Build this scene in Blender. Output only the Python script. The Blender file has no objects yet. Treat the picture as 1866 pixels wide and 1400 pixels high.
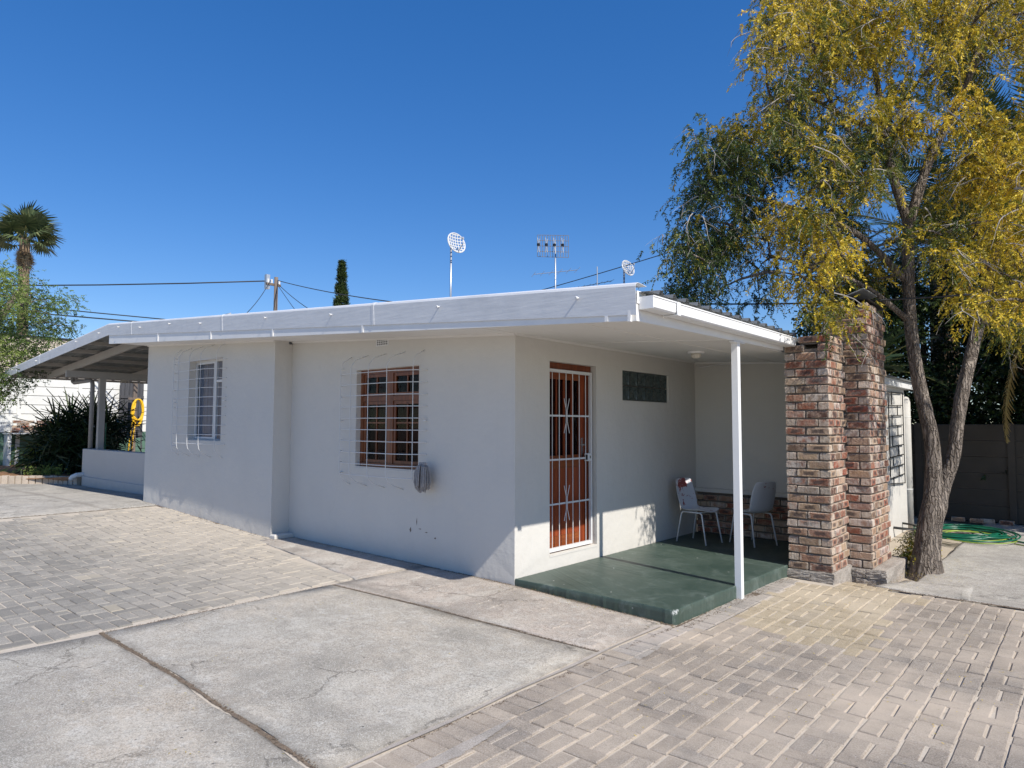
import bpy, math, random
import numpy as np
from mathutils import Vector, Matrix

rnd = random.Random(7)
R = math.radians
SC = bpy.context.scene
COL = SC.collection

# ------------------------------------------------------------------ camera
cam_d = bpy.data.cameras.new('camera')
cam = bpy.data.objects.new('camera', cam_d)
COL.objects.link(cam)
SC.camera = cam
YAW, PITCH, ROLL = R(40.8), math.atan(75/1234.0), 0.0035
fh = Vector((-math.sin(YAW), math.cos(YAW), 0)); up = Vector((0, 0, 1)); rt = Vector((math.cos(YAW), math.sin(YAW), 0))
fw = fh*math.cos(PITCH) + up*math.sin(PITCH); uu = up*math.cos(PITCH) - fh*math.sin(PITCH)
r2 = rt*math.cos(ROLL) + uu*math.sin(ROLL); u2 = uu*math.cos(ROLL) - rt*math.sin(ROLL)
cam.matrix_world = Matrix(((r2.x, u2.x, -fw.x, 4.605), (r2.y, u2.y, -fw.y, -5.385), (r2.z, u2.z, -fw.z, 1.58), (0, 0, 0, 1)))
cam_d.sensor_width = 36.0
cam_d.lens = 36.0*1234/1866
cam_d.clip_start = 0.05
cam_d.clip_end = 2000

# ------------------------------------------------------------------ light
SUN_EL, SUN_AZ = R(44.2), R(10.5)     # azimuth: from +X towards -Y
to_sun = Vector((math.cos(SUN_EL)*math.cos(SUN_AZ), -math.cos(SUN_EL)*math.sin(SUN_AZ), math.sin(SUN_EL)))
W = bpy.data.worlds.new('World'); SC.world = W; W.use_nodes = True
wt = W.node_tree; wt.nodes.clear()
sky = wt.nodes.new('ShaderNodeTexSky'); sky.sky_type = 'NISHITA'; sky.sun_disc = False
sky.sun_elevation = SUN_EL
sky.sun_rotation = math.atan2(to_sun.x, to_sun.y)
sky.altitude = 1400; sky.air_density = 1.0; sky.dust_density = 0.0; sky.ozone_density = 3.2
hs = wt.nodes.new('ShaderNodeHueSaturation'); hs.inputs['Saturation'].default_value = 1.58; hs.inputs['Hue'].default_value = 0.513; hs.inputs['Value'].default_value = 1.72
gam = wt.nodes.new('ShaderNodeGamma'); gam.inputs['Gamma'].default_value = 0.70
bg = wt.nodes.new('ShaderNodeBackground'); bg.inputs['Strength'].default_value = 0.115
wo = wt.nodes.new('ShaderNodeOutputWorld')
wt.links.new(sky.outputs[0], gam.inputs[0]); wt.links.new(gam.outputs[0], hs.inputs['Color']); wt.links.new(hs.outputs[0], bg.inputs[0]); wt.links.new(bg.outputs[0], wo.inputs[0])
sun_d = bpy.data.lights.new('sun', 'SUN'); sun_d.energy = 5.0; sun_d.angle = R(0.53); sun_d.color = (1.0, 0.95, 0.87)
sun = bpy.data.objects.new('sun', sun_d); COL.objects.link(sun)
sun.rotation_euler = to_sun.to_track_quat('Z', 'Y').to_euler()
SC.view_settings.view_transform = 'Standard'; SC.view_settings.look = 'None'
SC.view_settings.exposure = 0.25; SC.view_settings.gamma = 1.0; SC.view_settings.use_curve_mapping = False
SC.cycles.max_bounces = 8; SC.cycles.transparent_max_bounces = 12; SC.cycles.use_denoising = True

# ------------------------------------------------------------------ node helper
class NT:
    def __init__(s, name):
        s.m = bpy.data.materials.new(name); s.m.use_nodes = True
        s.t = s.m.node_tree; s.n = s.t.nodes
        s.b = s.n['Principled BSDF']; s.out = s.n['Material Output']
        s._pos = None
    def L(s, a, b): s.t.links.new(a, b)
    def pos(s):
        if s._pos is None: s._pos = s.n.new('ShaderNodeNewGeometry').outputs['Position']
        return s._pos
    def val(s, sock, v):
        if isinstance(v, (int, float)): sock.default_value = v
        elif isinstance(v, tuple): sock.default_value = v if len(v) == len(sock.default_value) else (*v, 1)
        else: s.L(v, sock)
    def noise(s, scale, detail=3, rough=.55, vec=None, dist=0, out='Fac'):
        x = s.n.new('ShaderNodeTexNoise'); x.inputs['Scale'].default_value = scale; x.inputs['Detail'].default_value = detail
        x.inputs['Roughness'].default_value = rough; x.inputs['Distortion'].default_value = dist
        s.L(vec if vec is not None else s.pos(), x.inputs['Vector']); return x.outputs[out]
    def voro(s, scale, feature='F1', vec=None, out='Distance', rand=1):
        x = s.n.new('ShaderNodeTexVoronoi'); x.feature = feature; x.inputs['Scale'].default_value = scale; x.inputs['Randomness'].default_value = rand
        s.L(vec if vec is not None else s.pos(), x.inputs['Vector']); return x.outputs[out]
    def ramp(s, fac, *st):
        x = s.n.new('ShaderNodeValToRGB'); e = x.color_ramp.elements
        while len(e) < len(st): e.new(.5)
        for i, (p, c) in enumerate(st):
            e[i].position = p
            if isinstance(c, (int, float)): c = (c, c, c)
            e[i].color = (*c[:3], 1)
        s.L(fac, x.inputs[0]); return x.outputs[0]
    def mix(s, f, a, b, mode='MIX'):
        x = s.n.new('ShaderNodeMix'); x.data_type = 'RGBA'; x.blend_type = mode
        s.val(x.inputs[0], f); s.val(x.inputs[6], a); s.val(x.inputs[7], b); return x.outputs[2]
    def math(s, op, a, b=0, c=0):
        x = s.n.new('ShaderNodeMath'); x.operation = op; s.val(x.inputs[0], a); s.val(x.inputs[1], b); s.val(x.inputs[2], c); return x.outputs[0]
    def map(s, scale=(1, 1, 1), rot=(0, 0, 0), vec=None):
        x = s.n.new('ShaderNodeMapping'); x.inputs['Scale'].default_value = scale; x.inputs['Rotation'].default_value = rot
        s.L(vec if vec is not None else s.pos(), x.inputs['Vector']); return x.outputs[0]
    def sep(s, vec=None):
        x = s.n.new('ShaderNodeSeparateXYZ'); s.L(vec if vec is not None else s.pos(), x.inputs[0]); return x.outputs
    def coord(s, k='Object'):
        return s.n.new('ShaderNodeTexCoord').outputs[k]
    def rand(s):
        a = s.n.new('ShaderNodeObjectInfo').outputs['Random']; g = s.n.new('ShaderNodeNewGeometry').outputs['Random Per Island']
        return s.math('FRACT', s.math('ADD', a, s.math('MULTIPLY', g, 7.31)))
    def bump(s, h, strength=.3, dist=.01):
        x = s.n.new('ShaderNodeBump'); x.inputs['Strength'].default_value = strength; x.inputs['Distance'].default_value = dist
        s.L(h, x.inputs['Height']); s.L(x.outputs[0], s.b.inputs['Normal'])
    def done(s, col, rough=.8, metal=0, spec=.5):
        s.val(s.b.inputs['Base Color'], col); s.val(s.b.inputs['Roughness'], rough); s.b.inputs['Metallic'].default_value = metal
        s.b.inputs['Specular IOR Level'].default_value = spec
        return s.m

def simple(name, c, rough=.7, metal=0, var=.12, scale=6, bump=.1, bs=60, spec=.4):
    t = NT(name)
    f = t.noise(scale, 4)
    col = t.mix(f, tuple(x*(1-var) for x in c), tuple(min(1, x*(1+var)) for x in c))
    if bump: t.bump(t.noise(bs, 3), bump, .004)
    return t.done(col, rough, metal, spec)

def m_plaster(name, c, dirt=1.0):
    t = NT(name)
    n1 = t.noise(1.3, 5, .6); n2 = t.noise(14, 5, .7); n3 = t.noise(70, 3, .6)
    col = t.mix(t.ramp(n1, (.3, .0), (.75, 1.0)), tuple(x*.95 for x in c), c)
    col = t.mix(t.math('MULTIPLY', t.ramp(n2, (.60, .0), (.76, 1.0)), .07), col, (.40, .38, .35))
    z = t.sep()[2]
    low = t.math('MULTIPLY', t.ramp(t.math('ADD', z, t.math('MULTIPLY', t.noise(4, 6, .7), .45)), (.16, 1.0), (.52, 0.0)), .42*dirt)
    col = t.mix(low, col, (.36, .31, .26))
    spl = t.math('MULTIPLY', t.ramp(t.noise(28, 5, .75), (.58, 0), (.66, 1)), t.ramp(t.math('ADD', z, t.math('MULTIPLY', t.noise(5, 4), .3)), (.12, 1.0), (.42, 0.0)))
    col = t.mix(t.math('MULTIPLY', spl, .5*dirt), col, (.25, .20, .16))
    streak = t.ramp(t.noise(1.0, 5, .65, t.map((11, 11, .45))), (.57, 0), (.78, 1))
    col = t.mix(t.math('MULTIPLY', streak, .05), col, (.36, .34, .31))
    wv = t.n.new('ShaderNodeMix'); wv.data_type = 'VECTOR'; wv.inputs[0].default_value = .25
    t.L(t.pos(), wv.inputs[4]); t.L(t.noise(3, 6, .7, out='Color'), wv.inputs[5])
    ck = t.math('MULTIPLY', t.ramp(t.voro(.9, 'DISTANCE_TO_EDGE', wv.outputs[1]), (.001, 1), (.004, 0)), t.ramp(t.noise(.8, 2), (.55, 0), (.60, 1)))
    col = t.mix(t.math('MULTIPLY', ck, .07), col, (.2, .19, .18))
    h = t.math('ADD', t.math('MULTIPLY', n3, .35), t.math('ADD', t.math('MULTIPLY', t.noise(7, 4, .6), 1.6), t.math('MULTIPLY', t.noise(2.2, 3), 3.5)))
    t.bump(h, .45, .010)
    return t.done(col, .72, 0, .3)

def m_concrete(name, base=(.465, .43, .37), warm=(.53, .455, .365), crack=1.0):
    t = NT(name)
    big = t.noise(.55, 4, .6); mid = t.noise(3.2, 8, .75, dist=.5); fine = t.noise(85, 6, .8); st = t.noise(1.3, 8, .75, t.map((1, 2.2, 1)), .8)
    col = t.mix(t.ramp(big, (.35, 0.0), (.65, 1.0)), base, warm)
    col = t.mix(t.ramp(mid, (.38, .6), (.56, 0.0)), col, tuple(x*.66 for x in base))
    col = t.mix(t.ramp(t.noise(9, 7, .75, dist=.4), (.50, .0), (.66, .6)), col, (.64, .615, .56))
    col = t.mix(t.ramp(t.noise(.75, 7, .7, dist=.6), (.48, .0), (.62, .75)), col, tuple(x*.56 for x in base))
    col = t.mix(t.ramp(t.noise(1.05, 6, .65, t.map((1.6, .8, 1), (0, 0, .5)), .4), (.54, .0), (.68, .5)), col, (.66, .62, .54))
    col = t.mix(t.ramp(st, (.56, .0), (.70, .5)), col, tuple(x*.42 for x in base))
    col = t.mix(t.math('MULTIPLY', t.ramp(fine, (.40, .85), (.54, 0.0)), t.ramp(t.noise(1.7, 5, .7), (.35, .35), (.62, 1))), col, tuple(x*.36 for x in base))
    col = t.mix(t.ramp(t.noise(38, 5, .8), (.42, .45), (.50, 0.0)), col, tuple(x*.45 for x in base))
    col = t.mix(t.ramp(t.noise(120, 3, .8), (.54, .0), (.64, .6)), col, (.74, .715, .66))
    sp = t.sep(); jn = t.math('MULTIPLY', t.noise(7, 6, .75), .34)
    for s_, c_ in ((sp[1], 3.385), (sp[0], 1.36), (sp[0], -1.70), (sp[1], 1.12)):
        dd = t.math('ADD', t.math('ABSOLUTE', t.math('ADD', s_, c_)), jn)
        col = t.mix(t.math('MULTIPLY', t.ramp(dd, (.16, 1), (.27, 0)), .55), col, (.20, .18, .155))
    pv = t.voro(13); pv2 = t.voro(5.3)
    pit = t.math('MULTIPLY', t.ramp(pv, (.05, 1.0), (.12, 0.0)), t.ramp(t.noise(2.3, 2), (.53, 0), (.58, 1)))
    col = t.mix(t.math('MULTIPLY', pit, .6), col, (.10, .095, .085))
    gum = t.math('MULTIPLY', t.ramp(pv2, (.085, 1.0), (.10, 0.0)), t.ramp(t.voro(5.3, out='Color'), (.80, 0), (.82, 1)))
    col = t.mix(t.math('MULTIPLY', gum, .55), col, (.11, .10, .095))
    wv = t.n.new('ShaderNodeMix'); wv.data_type = 'VECTOR'; wv.inputs[0].default_value = .30
    t.L(t.pos(), wv.inputs[4]); t.L(t.noise(2.6, 8, .75, out='Color'), wv.inputs[5])
    ce = t.voro(1.15, 'DISTANCE_TO_EDGE', wv.outputs[1])
    cm = t.math('MULTIPLY', t.ramp(ce, (.001, 1.0), (.0048, 0.0)), t.ramp(t.noise(.9, 3), (.47, 0.0), (.53, 1.0)))
    col = t.mix(t.math('MULTIPLY', cm, .55*crack), col, (.12, .105, .09))
    h = t.math('ADD', t.math('MULTIPLY', fine, .7), t.math('MULTIPLY', mid, 1.0))
    h = t.math('SUBTRACT', h, t.math('MULTIPLY', cm, .6)); h = t.math('SUBTRACT', h, pit)
    t.bump(h, .75, .012)
    return t.done(col, .9, 0, .25)

def m_paver(name, c1, c2, dust=(.50, .45, .38)):
    t = NT(name)
    r = t.rand()
    col = t.mix(r, c1, c2)
    r2 = t.math('FRACT', t.math('MULTIPLY', r, 13.7))
    col = t.mix(t.ramp(r2, (.80, 0.0), (1.0, .5)), col, (.20, .19, .18))
    fine = t.noise(120, 4, .8); mid = t.noise(7, 6, .72)
    col = t.mix(t.ramp(mid, (.35, .35), (.6, 0.0)), col, tuple(x*.55 for x in c1))
    col = t.mix(t.ramp(fine, (.40, .7), (.55, 0.0)), col, tuple(x*.42 for x in c1))
    col = t.mix(t.ramp(t.noise(150, 3, .8), (.54, 0.0), (.66, .55)), col, (.60, .57, .53))
    big = t.noise(.8, 5, .65)
    col = t.mix(t.ramp(big, (.44, 0.0), (.66, .75)), col, dust)
    col = t.mix(t.ramp(t.noise(1.9, 5, .7, dist=.5), (.62, 0.0), (.75, .35)), col, (.13, .125, .12))
    t.bump(t.math('ADD', fine, t.math('MULTIPLY', mid, .7)), .65, .006)
    return t.done(col, .9, 0, .25)

def m_paver_left():
    # greyer towards the drive, dusted with pale sand along the house
    t = NT('paver_left')
    r = t.rand()
    col = t.mix(r, (.23, .215, .19), (.38, .35, .305))
    p = t.sep()
    yy = t.math('ADD', p[1], t.math('MULTIPLY', t.noise(.7, 5, .6), 3.2))
    xx = t.math('ADD', p[0], t.math('MULTIPLY', t.noise(.5, 5, .6), 3))
    dustm = t.math('MAXIMUM', t.ramp(t.math('DIVIDE', t.math('ADD', yy, 3.2), 6), (.30, 0.0), (.62, 1.0)), t.ramp(t.math('DIVIDE', t.math('SUBTRACT', -4.4, xx), 5), (.15, 0.0), (.85, .9)))
    fine = t.noise(110, 4, .8); mid = t.noise(6, 6, .72)
    col = t.mix(t.ramp(mid, (.35, .35), (.6, 0.0)), col, (.17, .165, .16))
    col = t.mix(t.ramp(fine, (.40, .6), (.55, 0.0)), col, (.14, .135, .125))
    r3 = t.math('FRACT', t.math('MULTIPLY', r, 29.3))
    col = t.mix(t.ramp(r3, (.955, 0.0), (.98, .5)), col, (.46, .40, .30))
    col = t.mix(t.math('MULTIPLY', dustm, .62), col, (.52, .455, .37))
    col = t.mix(t.ramp(t.noise(1.4, 5, .7, dist=.4), (.60, 0.0), (.74, .25)), col, (.15, .145, .14))
    t.bump(t.math('ADD', fine, t.math('MULTIPLY', mid, .7)), .5, .006)
    return t.done(col, .9, 0, .25)

def m_brick():
    t = NT('clinker_brick')
    r = t.rand(); oc = t.coord('Object')
    ra = t.n.new('ShaderNodeVectorMath'); ra.operation = 'ADD'; t.L(oc, ra.inputs[0])
    cb = t.n.new('ShaderNodeCombineXYZ'); t.L(t.math('MULTIPLY', r, 37), cb.inputs[0]); t.L(t.math('MULTIPLY', r, 11), cb.inputs[1]); t.L(cb.outputs[0], ra.inputs[1])
    v = ra.outputs[0]
    base = t.ramp(r, (0.0, (.27, .075, .045)), (.22, (.29, .115, .07)), (.42, (.10, .055, .042)), (.6, (.44, .31, .20)), (.8, (.26, .095, .06)), (1.0, (.50, .38, .27)))
    blot = t.noise(16, 4, .7, v)
    col = t.mix(t.ramp(blot, (.46, 0.0), (.66, .8)), base, (.40, .28, .21))
    p = t.sep(oc)
    ax = t.math('ABSOLUTE', p[0]); az = t.math('ABSOLUTE', p[2])
    edge = t.math('MAXIMUM', t.math('DIVIDE', ax, .106), t.math('DIVIDE', az, .0365))
    e2 = t.math('ADD', edge, t.math('MULTIPLY', t.math('SUBTRACT', t.noise(22, 4, .7, v), .5), .9))
    col = t.mix(t.ramp(e2, (.82, 0.0), (1.10, .75)), col, (.54, .46, .37))
    r2 = t.math('FRACT', t.math('MULTIPLY', r, 17.3))
    core = t.math('MULTIPLY', t.ramp(e2, (.35, 1.0), (.62, 0.0)), t.ramp(r2, (.35, 0.0), (.5, 1.0)))
    col = t.mix(t.math('MULTIPLY', core, .8), col, (.065, .05, .048))
    r3 = t.math('FRACT', t.math('MULTIPLY', r, 41.9))
    col = t.mix(t.math('MULTIPLY', t.ramp(r3, (.75, 0), (.85, 1)), t.ramp(t.noise(11, 4, .6, v), (.36, .85), (.60, 0.1))), col, (.60, .53, .46))
    band = t.noise(1, 3, .6, t.map((34, 34, 3), vec=v))
    col = t.mix(t.ramp(band, (.56, 0.0), (.66, .45)), col, (.10, .06, .05))
    t.bump(t.math('ADD', t.noise(60, 4, .75, v), t.math('MULTIPLY', t.noise(18, 4, .7, v), 2.2)), .9, .010)
    return t.done(col, .88, 0, .25)

def m_wood(name, c1, c2, rough=.4, axis=2, spec=.5):
    t = NT(name)
    s = [28, 28, 28]; s[axis] = 1.6
    n = t.noise(1, 5, .6, t.map(tuple(s)), .6)
    col = t.mix(t.ramp(n, (.32, 0), (.66, 1)), c1, c2)
    t.bump(n, .12, .003)
    return t.done(col, rough, 0, spec)

def m_leaf(name, stops, trans=.35, rough=.55, attr=True):
    t = NT(name)
    a = t.n.new('ShaderNodeAttribute'); a.attribute_name = 'tint'
    col = t.ramp(a.outputs['Fac'], *stops)
    r = t.n.new('ShaderNodeNewGeometry').outputs['Random Per Island']
    col = t.mix(.45, col, t.ramp(r, (0.0, 0.30), (1.0, .80)), 'OVERLAY')
    t.done(col, rough, 0, .3)
    tr = t.n.new('ShaderNodeBsdfTranslucent'); t.L(col, tr.inputs[0])
    mx = t.n.new('ShaderNodeMixShader'); mx.inputs[0].default_value = trans
    t.L(t.b.outputs[0], mx.inputs[1]); t.L(tr.outputs[0], mx.inputs[2]); t.L(mx.outputs[0], t.out.inputs[0])
    return t.m

def m_bark(name, c1, c2, sc=1.0):
    t = NT(name)
    n = t.noise(1, 5, .65, t.map((22*sc, 22*sc, 2.4*sc)), 1.2); n2 = t.noise(6, 4, .6)
    wa = t.n.new('ShaderNodeMix'); wa.data_type = 'VECTOR'; wa.inputs[0].default_value = .10; t.L(t.pos(), wa.inputs[4]); t.L(t.noise(7, 4, .6, out='Color'), wa.inputs[5])
    wv2 = t.map((30*sc, 30*sc, 2.6*sc), vec=wa.outputs[1])
    v = t.voro(1, 'DISTANCE_TO_EDGE', wv2)
    col = t.mix(t.ramp(n, (.35, 0), (.66, 1)), c1, c2)
    col = t.mix(t.ramp(v, (.01, .5), (.10, 0.0)), col, tuple(x*.3 for x in c1))
    col = t.mix(t.ramp(n2, (.45, 0), (.7, .4)), col, tuple(min(1, x*1.5) for x in c2))
    t.bump(t.math('ADD', t.ramp(v, (0, 0), (.22, 1)), n), 1.0, .03)
    return t.done(col, .95, 0, .15)

def m_glass(name, c=(.02, .022, .025), rough=.06):
    """clear window glass: mostly see-through, with a weak mirror"""
    t = NT(name); t.done(c, rough)
    tr = t.n.new('ShaderNodeBsdfTransparent'); tr.inputs[0].default_value = (*c[:3], 1)
    gl = t.n.new('ShaderNodeBsdfGlossy'); gl.inputs['Roughness'].default_value = .03
    fr = t.n.new('ShaderNodeFresnel'); fr.inputs[0].default_value = 1.35
    bf = t.n.new('ShaderNodeNewGeometry').outputs['Backfacing']; fac = t.math('MULTIPLY', t.math('MULTIPLY', fr.outputs[0], t.math('SUBTRACT', 1, bf)), .55)
    mx = t.n.new('ShaderNodeMixShader'); t.L(fac, mx.inputs[0]); t.L(tr.outputs[0], mx.inputs[1]); t.L(gl.outputs[0], mx.inputs[2]); t.L(mx.outputs[0], t.out.inputs[0])
    return t.m

M = {}
M['white_wall'] = m_plaster('white_plaster', (.625, .60, .555), .35)
M['white_wall2'] = m_plaster('cream_plaster', (.53, .50, .47), 1.2)
M['soffit'] = simple('soffit_board', (.74, .72, .69), .7, var=.04, scale=2, bump=.06)
M['white_paint'] = simple('white_paint', (.80, .80, .79), .35, var=.05, scale=3, bump=.05, bs=30)
M['white_bar'] = simple('white_bar_paint', (.66, .66, .655), .35, var=.05, bump=0)
M['conc'] = m_concrete('concrete')
M['conc2'] = m_concrete('concrete_strip', (.48, .42, .36), (.54, .45, .37), .8)
M['conc3'] = m_concrete('concrete_yard', (.45, .42, .375), (.50, .455, .39), .8)
M['paver'] = m_paver('paver_grey', (.29, .245, .20), (.44, .375, .305), (.52, .435, .345))
M['paver_y'] = m_paver('paver_yellow', (.41, .33, .22), (.50, .415, .29), (.52, .44, .33))
M['paver_b'] = m_paver('paver_border', (.36, .325, .285), (.45, .40, .35), (.47, .41, .355))
M['paver_l'] = m_paver_left()
def m_sand():
    t = NT('joint_sand'); n = t.noise(40, 5, .7)
    col = t.mix(n, (.36, .31, .25), (.62, .55, .46)); col = t.mix(t.ramp(t.noise(2.2, 5, .7), (.60, 0), (.7, .7)), col, (.16, .14, .115))
    t.bump(n, .5, .01); return t.done(col, .95, 0, .2)
M['sand'] = m_sand()
M['debris'] = simple('joint_debris', (.17, .13, .095), .95, var=.5, scale=40, bump=.9, bs=90)
M['mortar'] = simple('mortar', (.17, .14, .115), .95, var=.25, scale=12, bump=.8, bs=70)
M['brick'] = m_brick()
M['footing'] = m_concrete('footing_mortar', (.40, .35, .30), (.50, .42, .345), .5)
def m_soil():
    t = NT('soil'); n = t.noise(5, 6, .7)
    col = t.mix(n, (.20, .10, .055), (.36, .22, .13)); t.bump(t.noise(25, 5, .7), .9, .03); return t.done(col, .95, 0, .1)
M['soil'] = m_soil()
def m_ground():
    t = NT('dry_ground'); n = t.noise(3, 6, .7)
    col = t.mix(n, (.33, .28, .22), (.48, .42, .34)); t.bump(t.noise(30, 5, .7), .7, .02); return t.done(col, .95, 0, .1)
M['ground'] = m_ground()
def m_slab():
    t = NT('green_slab_paint'); p = t.sep()
    n = t.noise(1.8, 5, .65); col = t.mix(t.ramp(n, (.35, 0), (.7, 1)), (.037, .062, .048), (.070, .098, .080))
    col = t.mix(t.ramp(t.noise(4, 6, .7, dist=1.2), (.52, 0), (.72, .4)), col, (.20, .24, .215))
    col = t.mix(t.ramp(t.noise(2.6, 5, .7, dist=.8), (.60, 0), (.72, .5)), col, (.06, .09, .075))
    # chips near the front corner and edges
    d = t.n.new('ShaderNodeVectorMath'); d.operation = 'DISTANCE'; t.L(t.pos(), d.inputs[0]); d.inputs[1].default_value = (1.83, 0.0, -.03)
    m1 = t.ramp(t.math('ADD', d.outputs['Value'], t.math('MULTIPLY', t.noise(9, 5, .75), .25)), (.16, 1), (.19, 0))
    m2 = t.ramp(t.voro(5.5, vec=t.map((1, 1, 1))), (.035, 1), (.06, 0)); m2 = t.math('MULTIPLY', m2, t.ramp(t.noise(3, 3), (.5, 0), (.55, 1)))
    ce = t.math('MULTIPLY', t.ramp(t.voro(1.1, 'DISTANCE_TO_EDGE', t.noise(1.2, 5, .6, out='Color')), (.003, 1), (.012, 0)), 0.0)
    m = t.math('MAXIMUM', m1, m2)
    col = t.mix(m, col, (.60, .60, .58))
    t.bump(t.math('ADD', t.noise(6, 3), t.math('MULTIPLY', m, -.3)), .3, .01)
    return t.done(col, t.ramp(n, (.3, .38), (.7, .55)), 0, .5)
M['slab'] = m_slab()
def m_cap():
    t = NT('white_metal_flashing'); n = t.noise(1, 4, .7, t.map((3, 3, 40))); n2 = t.noise(2.4, 5, .65)
    col = t.mix(t.ramp(n, (.35, 0), (.7, 1)), (.62, .63, .645), (.72, .725, .73)); col = t.mix(t.ramp(n2, (.5, 0), (.75, .4)), col, (.46, .475, .50))
    t.bump(t.math('ADD', n, t.math('MULTIPLY', n2, 2)), .25, .006); return t.done(col, .5, 0, .4)
M['cap'] = m_cap()
M['board'] = simple('fascia_board_paint', (.76, .75, .73), .55, var=.08, scale=5, bump=.3, bs=40)
M['roof'] = simple('grey_roof_sheet', (.20, .205, .20), .45, .2, var=.2, scale=2, bump=.05)
M['timber_paint'] = simple('grey_painted_timber', (.40, .37, .335), .7, var=.12, scale=4, bump=.2)
M['door'] = m_wood('varnished_door', (.19, .036, .013), (.33, .075, .024), .32)
M['door_h'] = m_wood('varnished_rail', (.17, .04, .012), (.30, .085, .025), .35, 1)
M['frame'] = m_wood('varnished_frame', (.12, .028, .01), (.23, .06, .02), .35)
M['winwood'] = m_wood('window_wood', (.11, .032, .013), (.23, .075, .026), .4)
M['glass'] = m_glass('dark_glass', (.93, .95, .97))
M['glass_red'] = m_glass('tinted_glass', (.62, .60, .60))
def m_curt():
    t = NT('net_curtain'); n = t.noise(1, 3, .5, t.map((30, 30, .7)))
    return t.done(t.mix(n, (.05, .055, .07), (.26, .28, .33)), .8)
M['curtain'] = m_curt()
M['curtain_red'] = simple('dark_red_curtain', (.13, .022, .025), .9, var=.5, scale=9, bump=0)
def m_gb():
    t = NT('glass_block'); oc = t.coord('Object'); n = t.noise(6, 2, .5, oc, 2)
    col = t.mix(n, (.018, .03, .03), (.075, .10, .098)); t.bump(t.noise(9, 2, .5, oc, 2), .8, .03); return t.done(col, .18, 0, .6)
M['gblock'] = m_gb()
M['steel'] = simple('galvanised_steel', (.55, .56, .57), .4, .7, var=.1, bump=0)
M['chrome'] = simple('lock_chrome', (.6, .6, .6), .25, .9, var=.05, bump=0)
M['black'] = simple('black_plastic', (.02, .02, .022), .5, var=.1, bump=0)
M['wire'] = simple('cable_sheath', (.03, .032, .035), .6, var=.1, bump=0)
def m_chair(name='chipped_chair_paint', off=0):
    t = NT(name); oc = t.coord('Object'); n = t.noise(5.5, 5, .75, oc); p = t.sep(oc)
    hi = t.ramp(p[2], (.55, 0), (.85, .10))
    m = t.ramp(t.math('ADD', n, hi), (.60+off, 0), (.62+off, 1))
    col = t.mix(m, (.64, .65, .68), (.30, .06, .055)); m3 = t.ramp(t.noise(1, 5, .7, t.map((9, 9, 3), vec=oc)), (.65, 0), (.67, 1))
    return t.done(t.mix(m3, col, (.10, .10, .115)), .45)
M['chair'] = m_chair(); M['chair_b'] = m_chair('scuffed_chair_paint', .12)
M['chair_leg'] = simple('white_tube', (.62, .62, .63), .4, var=.2, scale=30, bump=0)
M['bark'] = m_bark('tree_bark', (.13, .105, .084), (.32, .27, .225))
M['twig'] = simple('pale_twig', (.33, .30, .27), .9, var=.3, scale=3, bump=0)
M['palm_trunk'] = m_bark('palm_bark', (.16, .11, .075), (.34, .25, .17), .4)
Y0 = ((0.0, (.034, .062, .02)), (.28, (.085, .12, .026)), (.50, (.16, .16, .02)), (.72, (.44, .33, .022)), (1.0, (.74, .54, .055)))
M['leaf_main'] = m_leaf('feathery_leaf', Y0, .25)
G0 = ((0.0, (.045, .075, .025)), (.5, (.13, .20, .045)), (1.0, (.28, .34, .09)))
M['leaf_green'] = m_leaf('green_leaf', G0, .35)
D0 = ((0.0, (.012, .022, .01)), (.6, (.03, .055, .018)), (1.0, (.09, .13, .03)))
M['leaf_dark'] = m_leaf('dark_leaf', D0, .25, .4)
M['leaf_agave'] = m_leaf('spike_leaf', ((0, (.015, .03, .012)), (.7, (.035, .06, .022)), (1, (.13, .15, .05))), .1, .4)
M['frond'] = m_leaf('palm_frond', ((0, (.02, .04, .018)), (.7, (.055, .085, .035)), (1, (.22, .19, .06))), .15, .4)
M['frond_dry'] = m_leaf('dry_palm_frond', ((0, (.30, .20, .07)), (1, (.62, .46, .16))), .2, .6)
M['fan'] = m_leaf('fan_frond', ((0, (.04, .06, .03)), (.6, (.09, .12, .05)), (1, (.30, .27, .12))), .15, .45)
M['fan_dry'] = m_leaf('dry_fan_frond', ((0, (.24, .16, .09)), (1, (.46, .34, .20))), .1, .8)
M['precast'] = simple('precast_white', (.66, .66, .63), .85, var=.10, scale=3, bump=.3)
M['precast_green'] = simple('precast_green_paint', (.085, .16, .12), .8, var=.2, scale=3, bump=.3)
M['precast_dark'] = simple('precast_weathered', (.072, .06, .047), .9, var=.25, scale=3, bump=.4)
M['beige'] = simple('beige_render', (.56, .48, .39), .9, var=.08, scale=2, bump=.2)
M['dark_timber'] = m_wood('dark_board_timber', (.035, .035, .04), (.07, .07, .075), .7)
M['pole'] = m_wood('pole_timber', (.10, .075, .06), (.20, .16, .13), .9)
M['hose_y'] = simple('yellow_hose', (.80, .48, .02), .4, var=.1, bump=0)
M['hose_g'] = simple('green_hose', (.008, .11, .062), .3, var=.3, scale=3, bump=0)
M['hose_l'] = simple('lime_hose_stripe', (.24, .33, .05), .4, var=.2, bump=0)
M['hose_k'] = simple('black_hose', (.02, .02, .02), .4, var=.2, bump=0)
M['mop'] = simple('grey_mop_string', (.34, .32, .31), .95, var=.35, scale=40, bump=0)
M['curb'] = m_paver('curb_brick', (.46, .38, .30), (.58, .48, .38), (.55, .46, .38))
M['lamp_glass'] = simple('frosted_lamp_glass', (.62, .58, .50), .3, var=.05, bump=0)
M['trellis'] = simple('black_trellis', (.02, .02, .02), .5, var=.1, bump=0)
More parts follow.
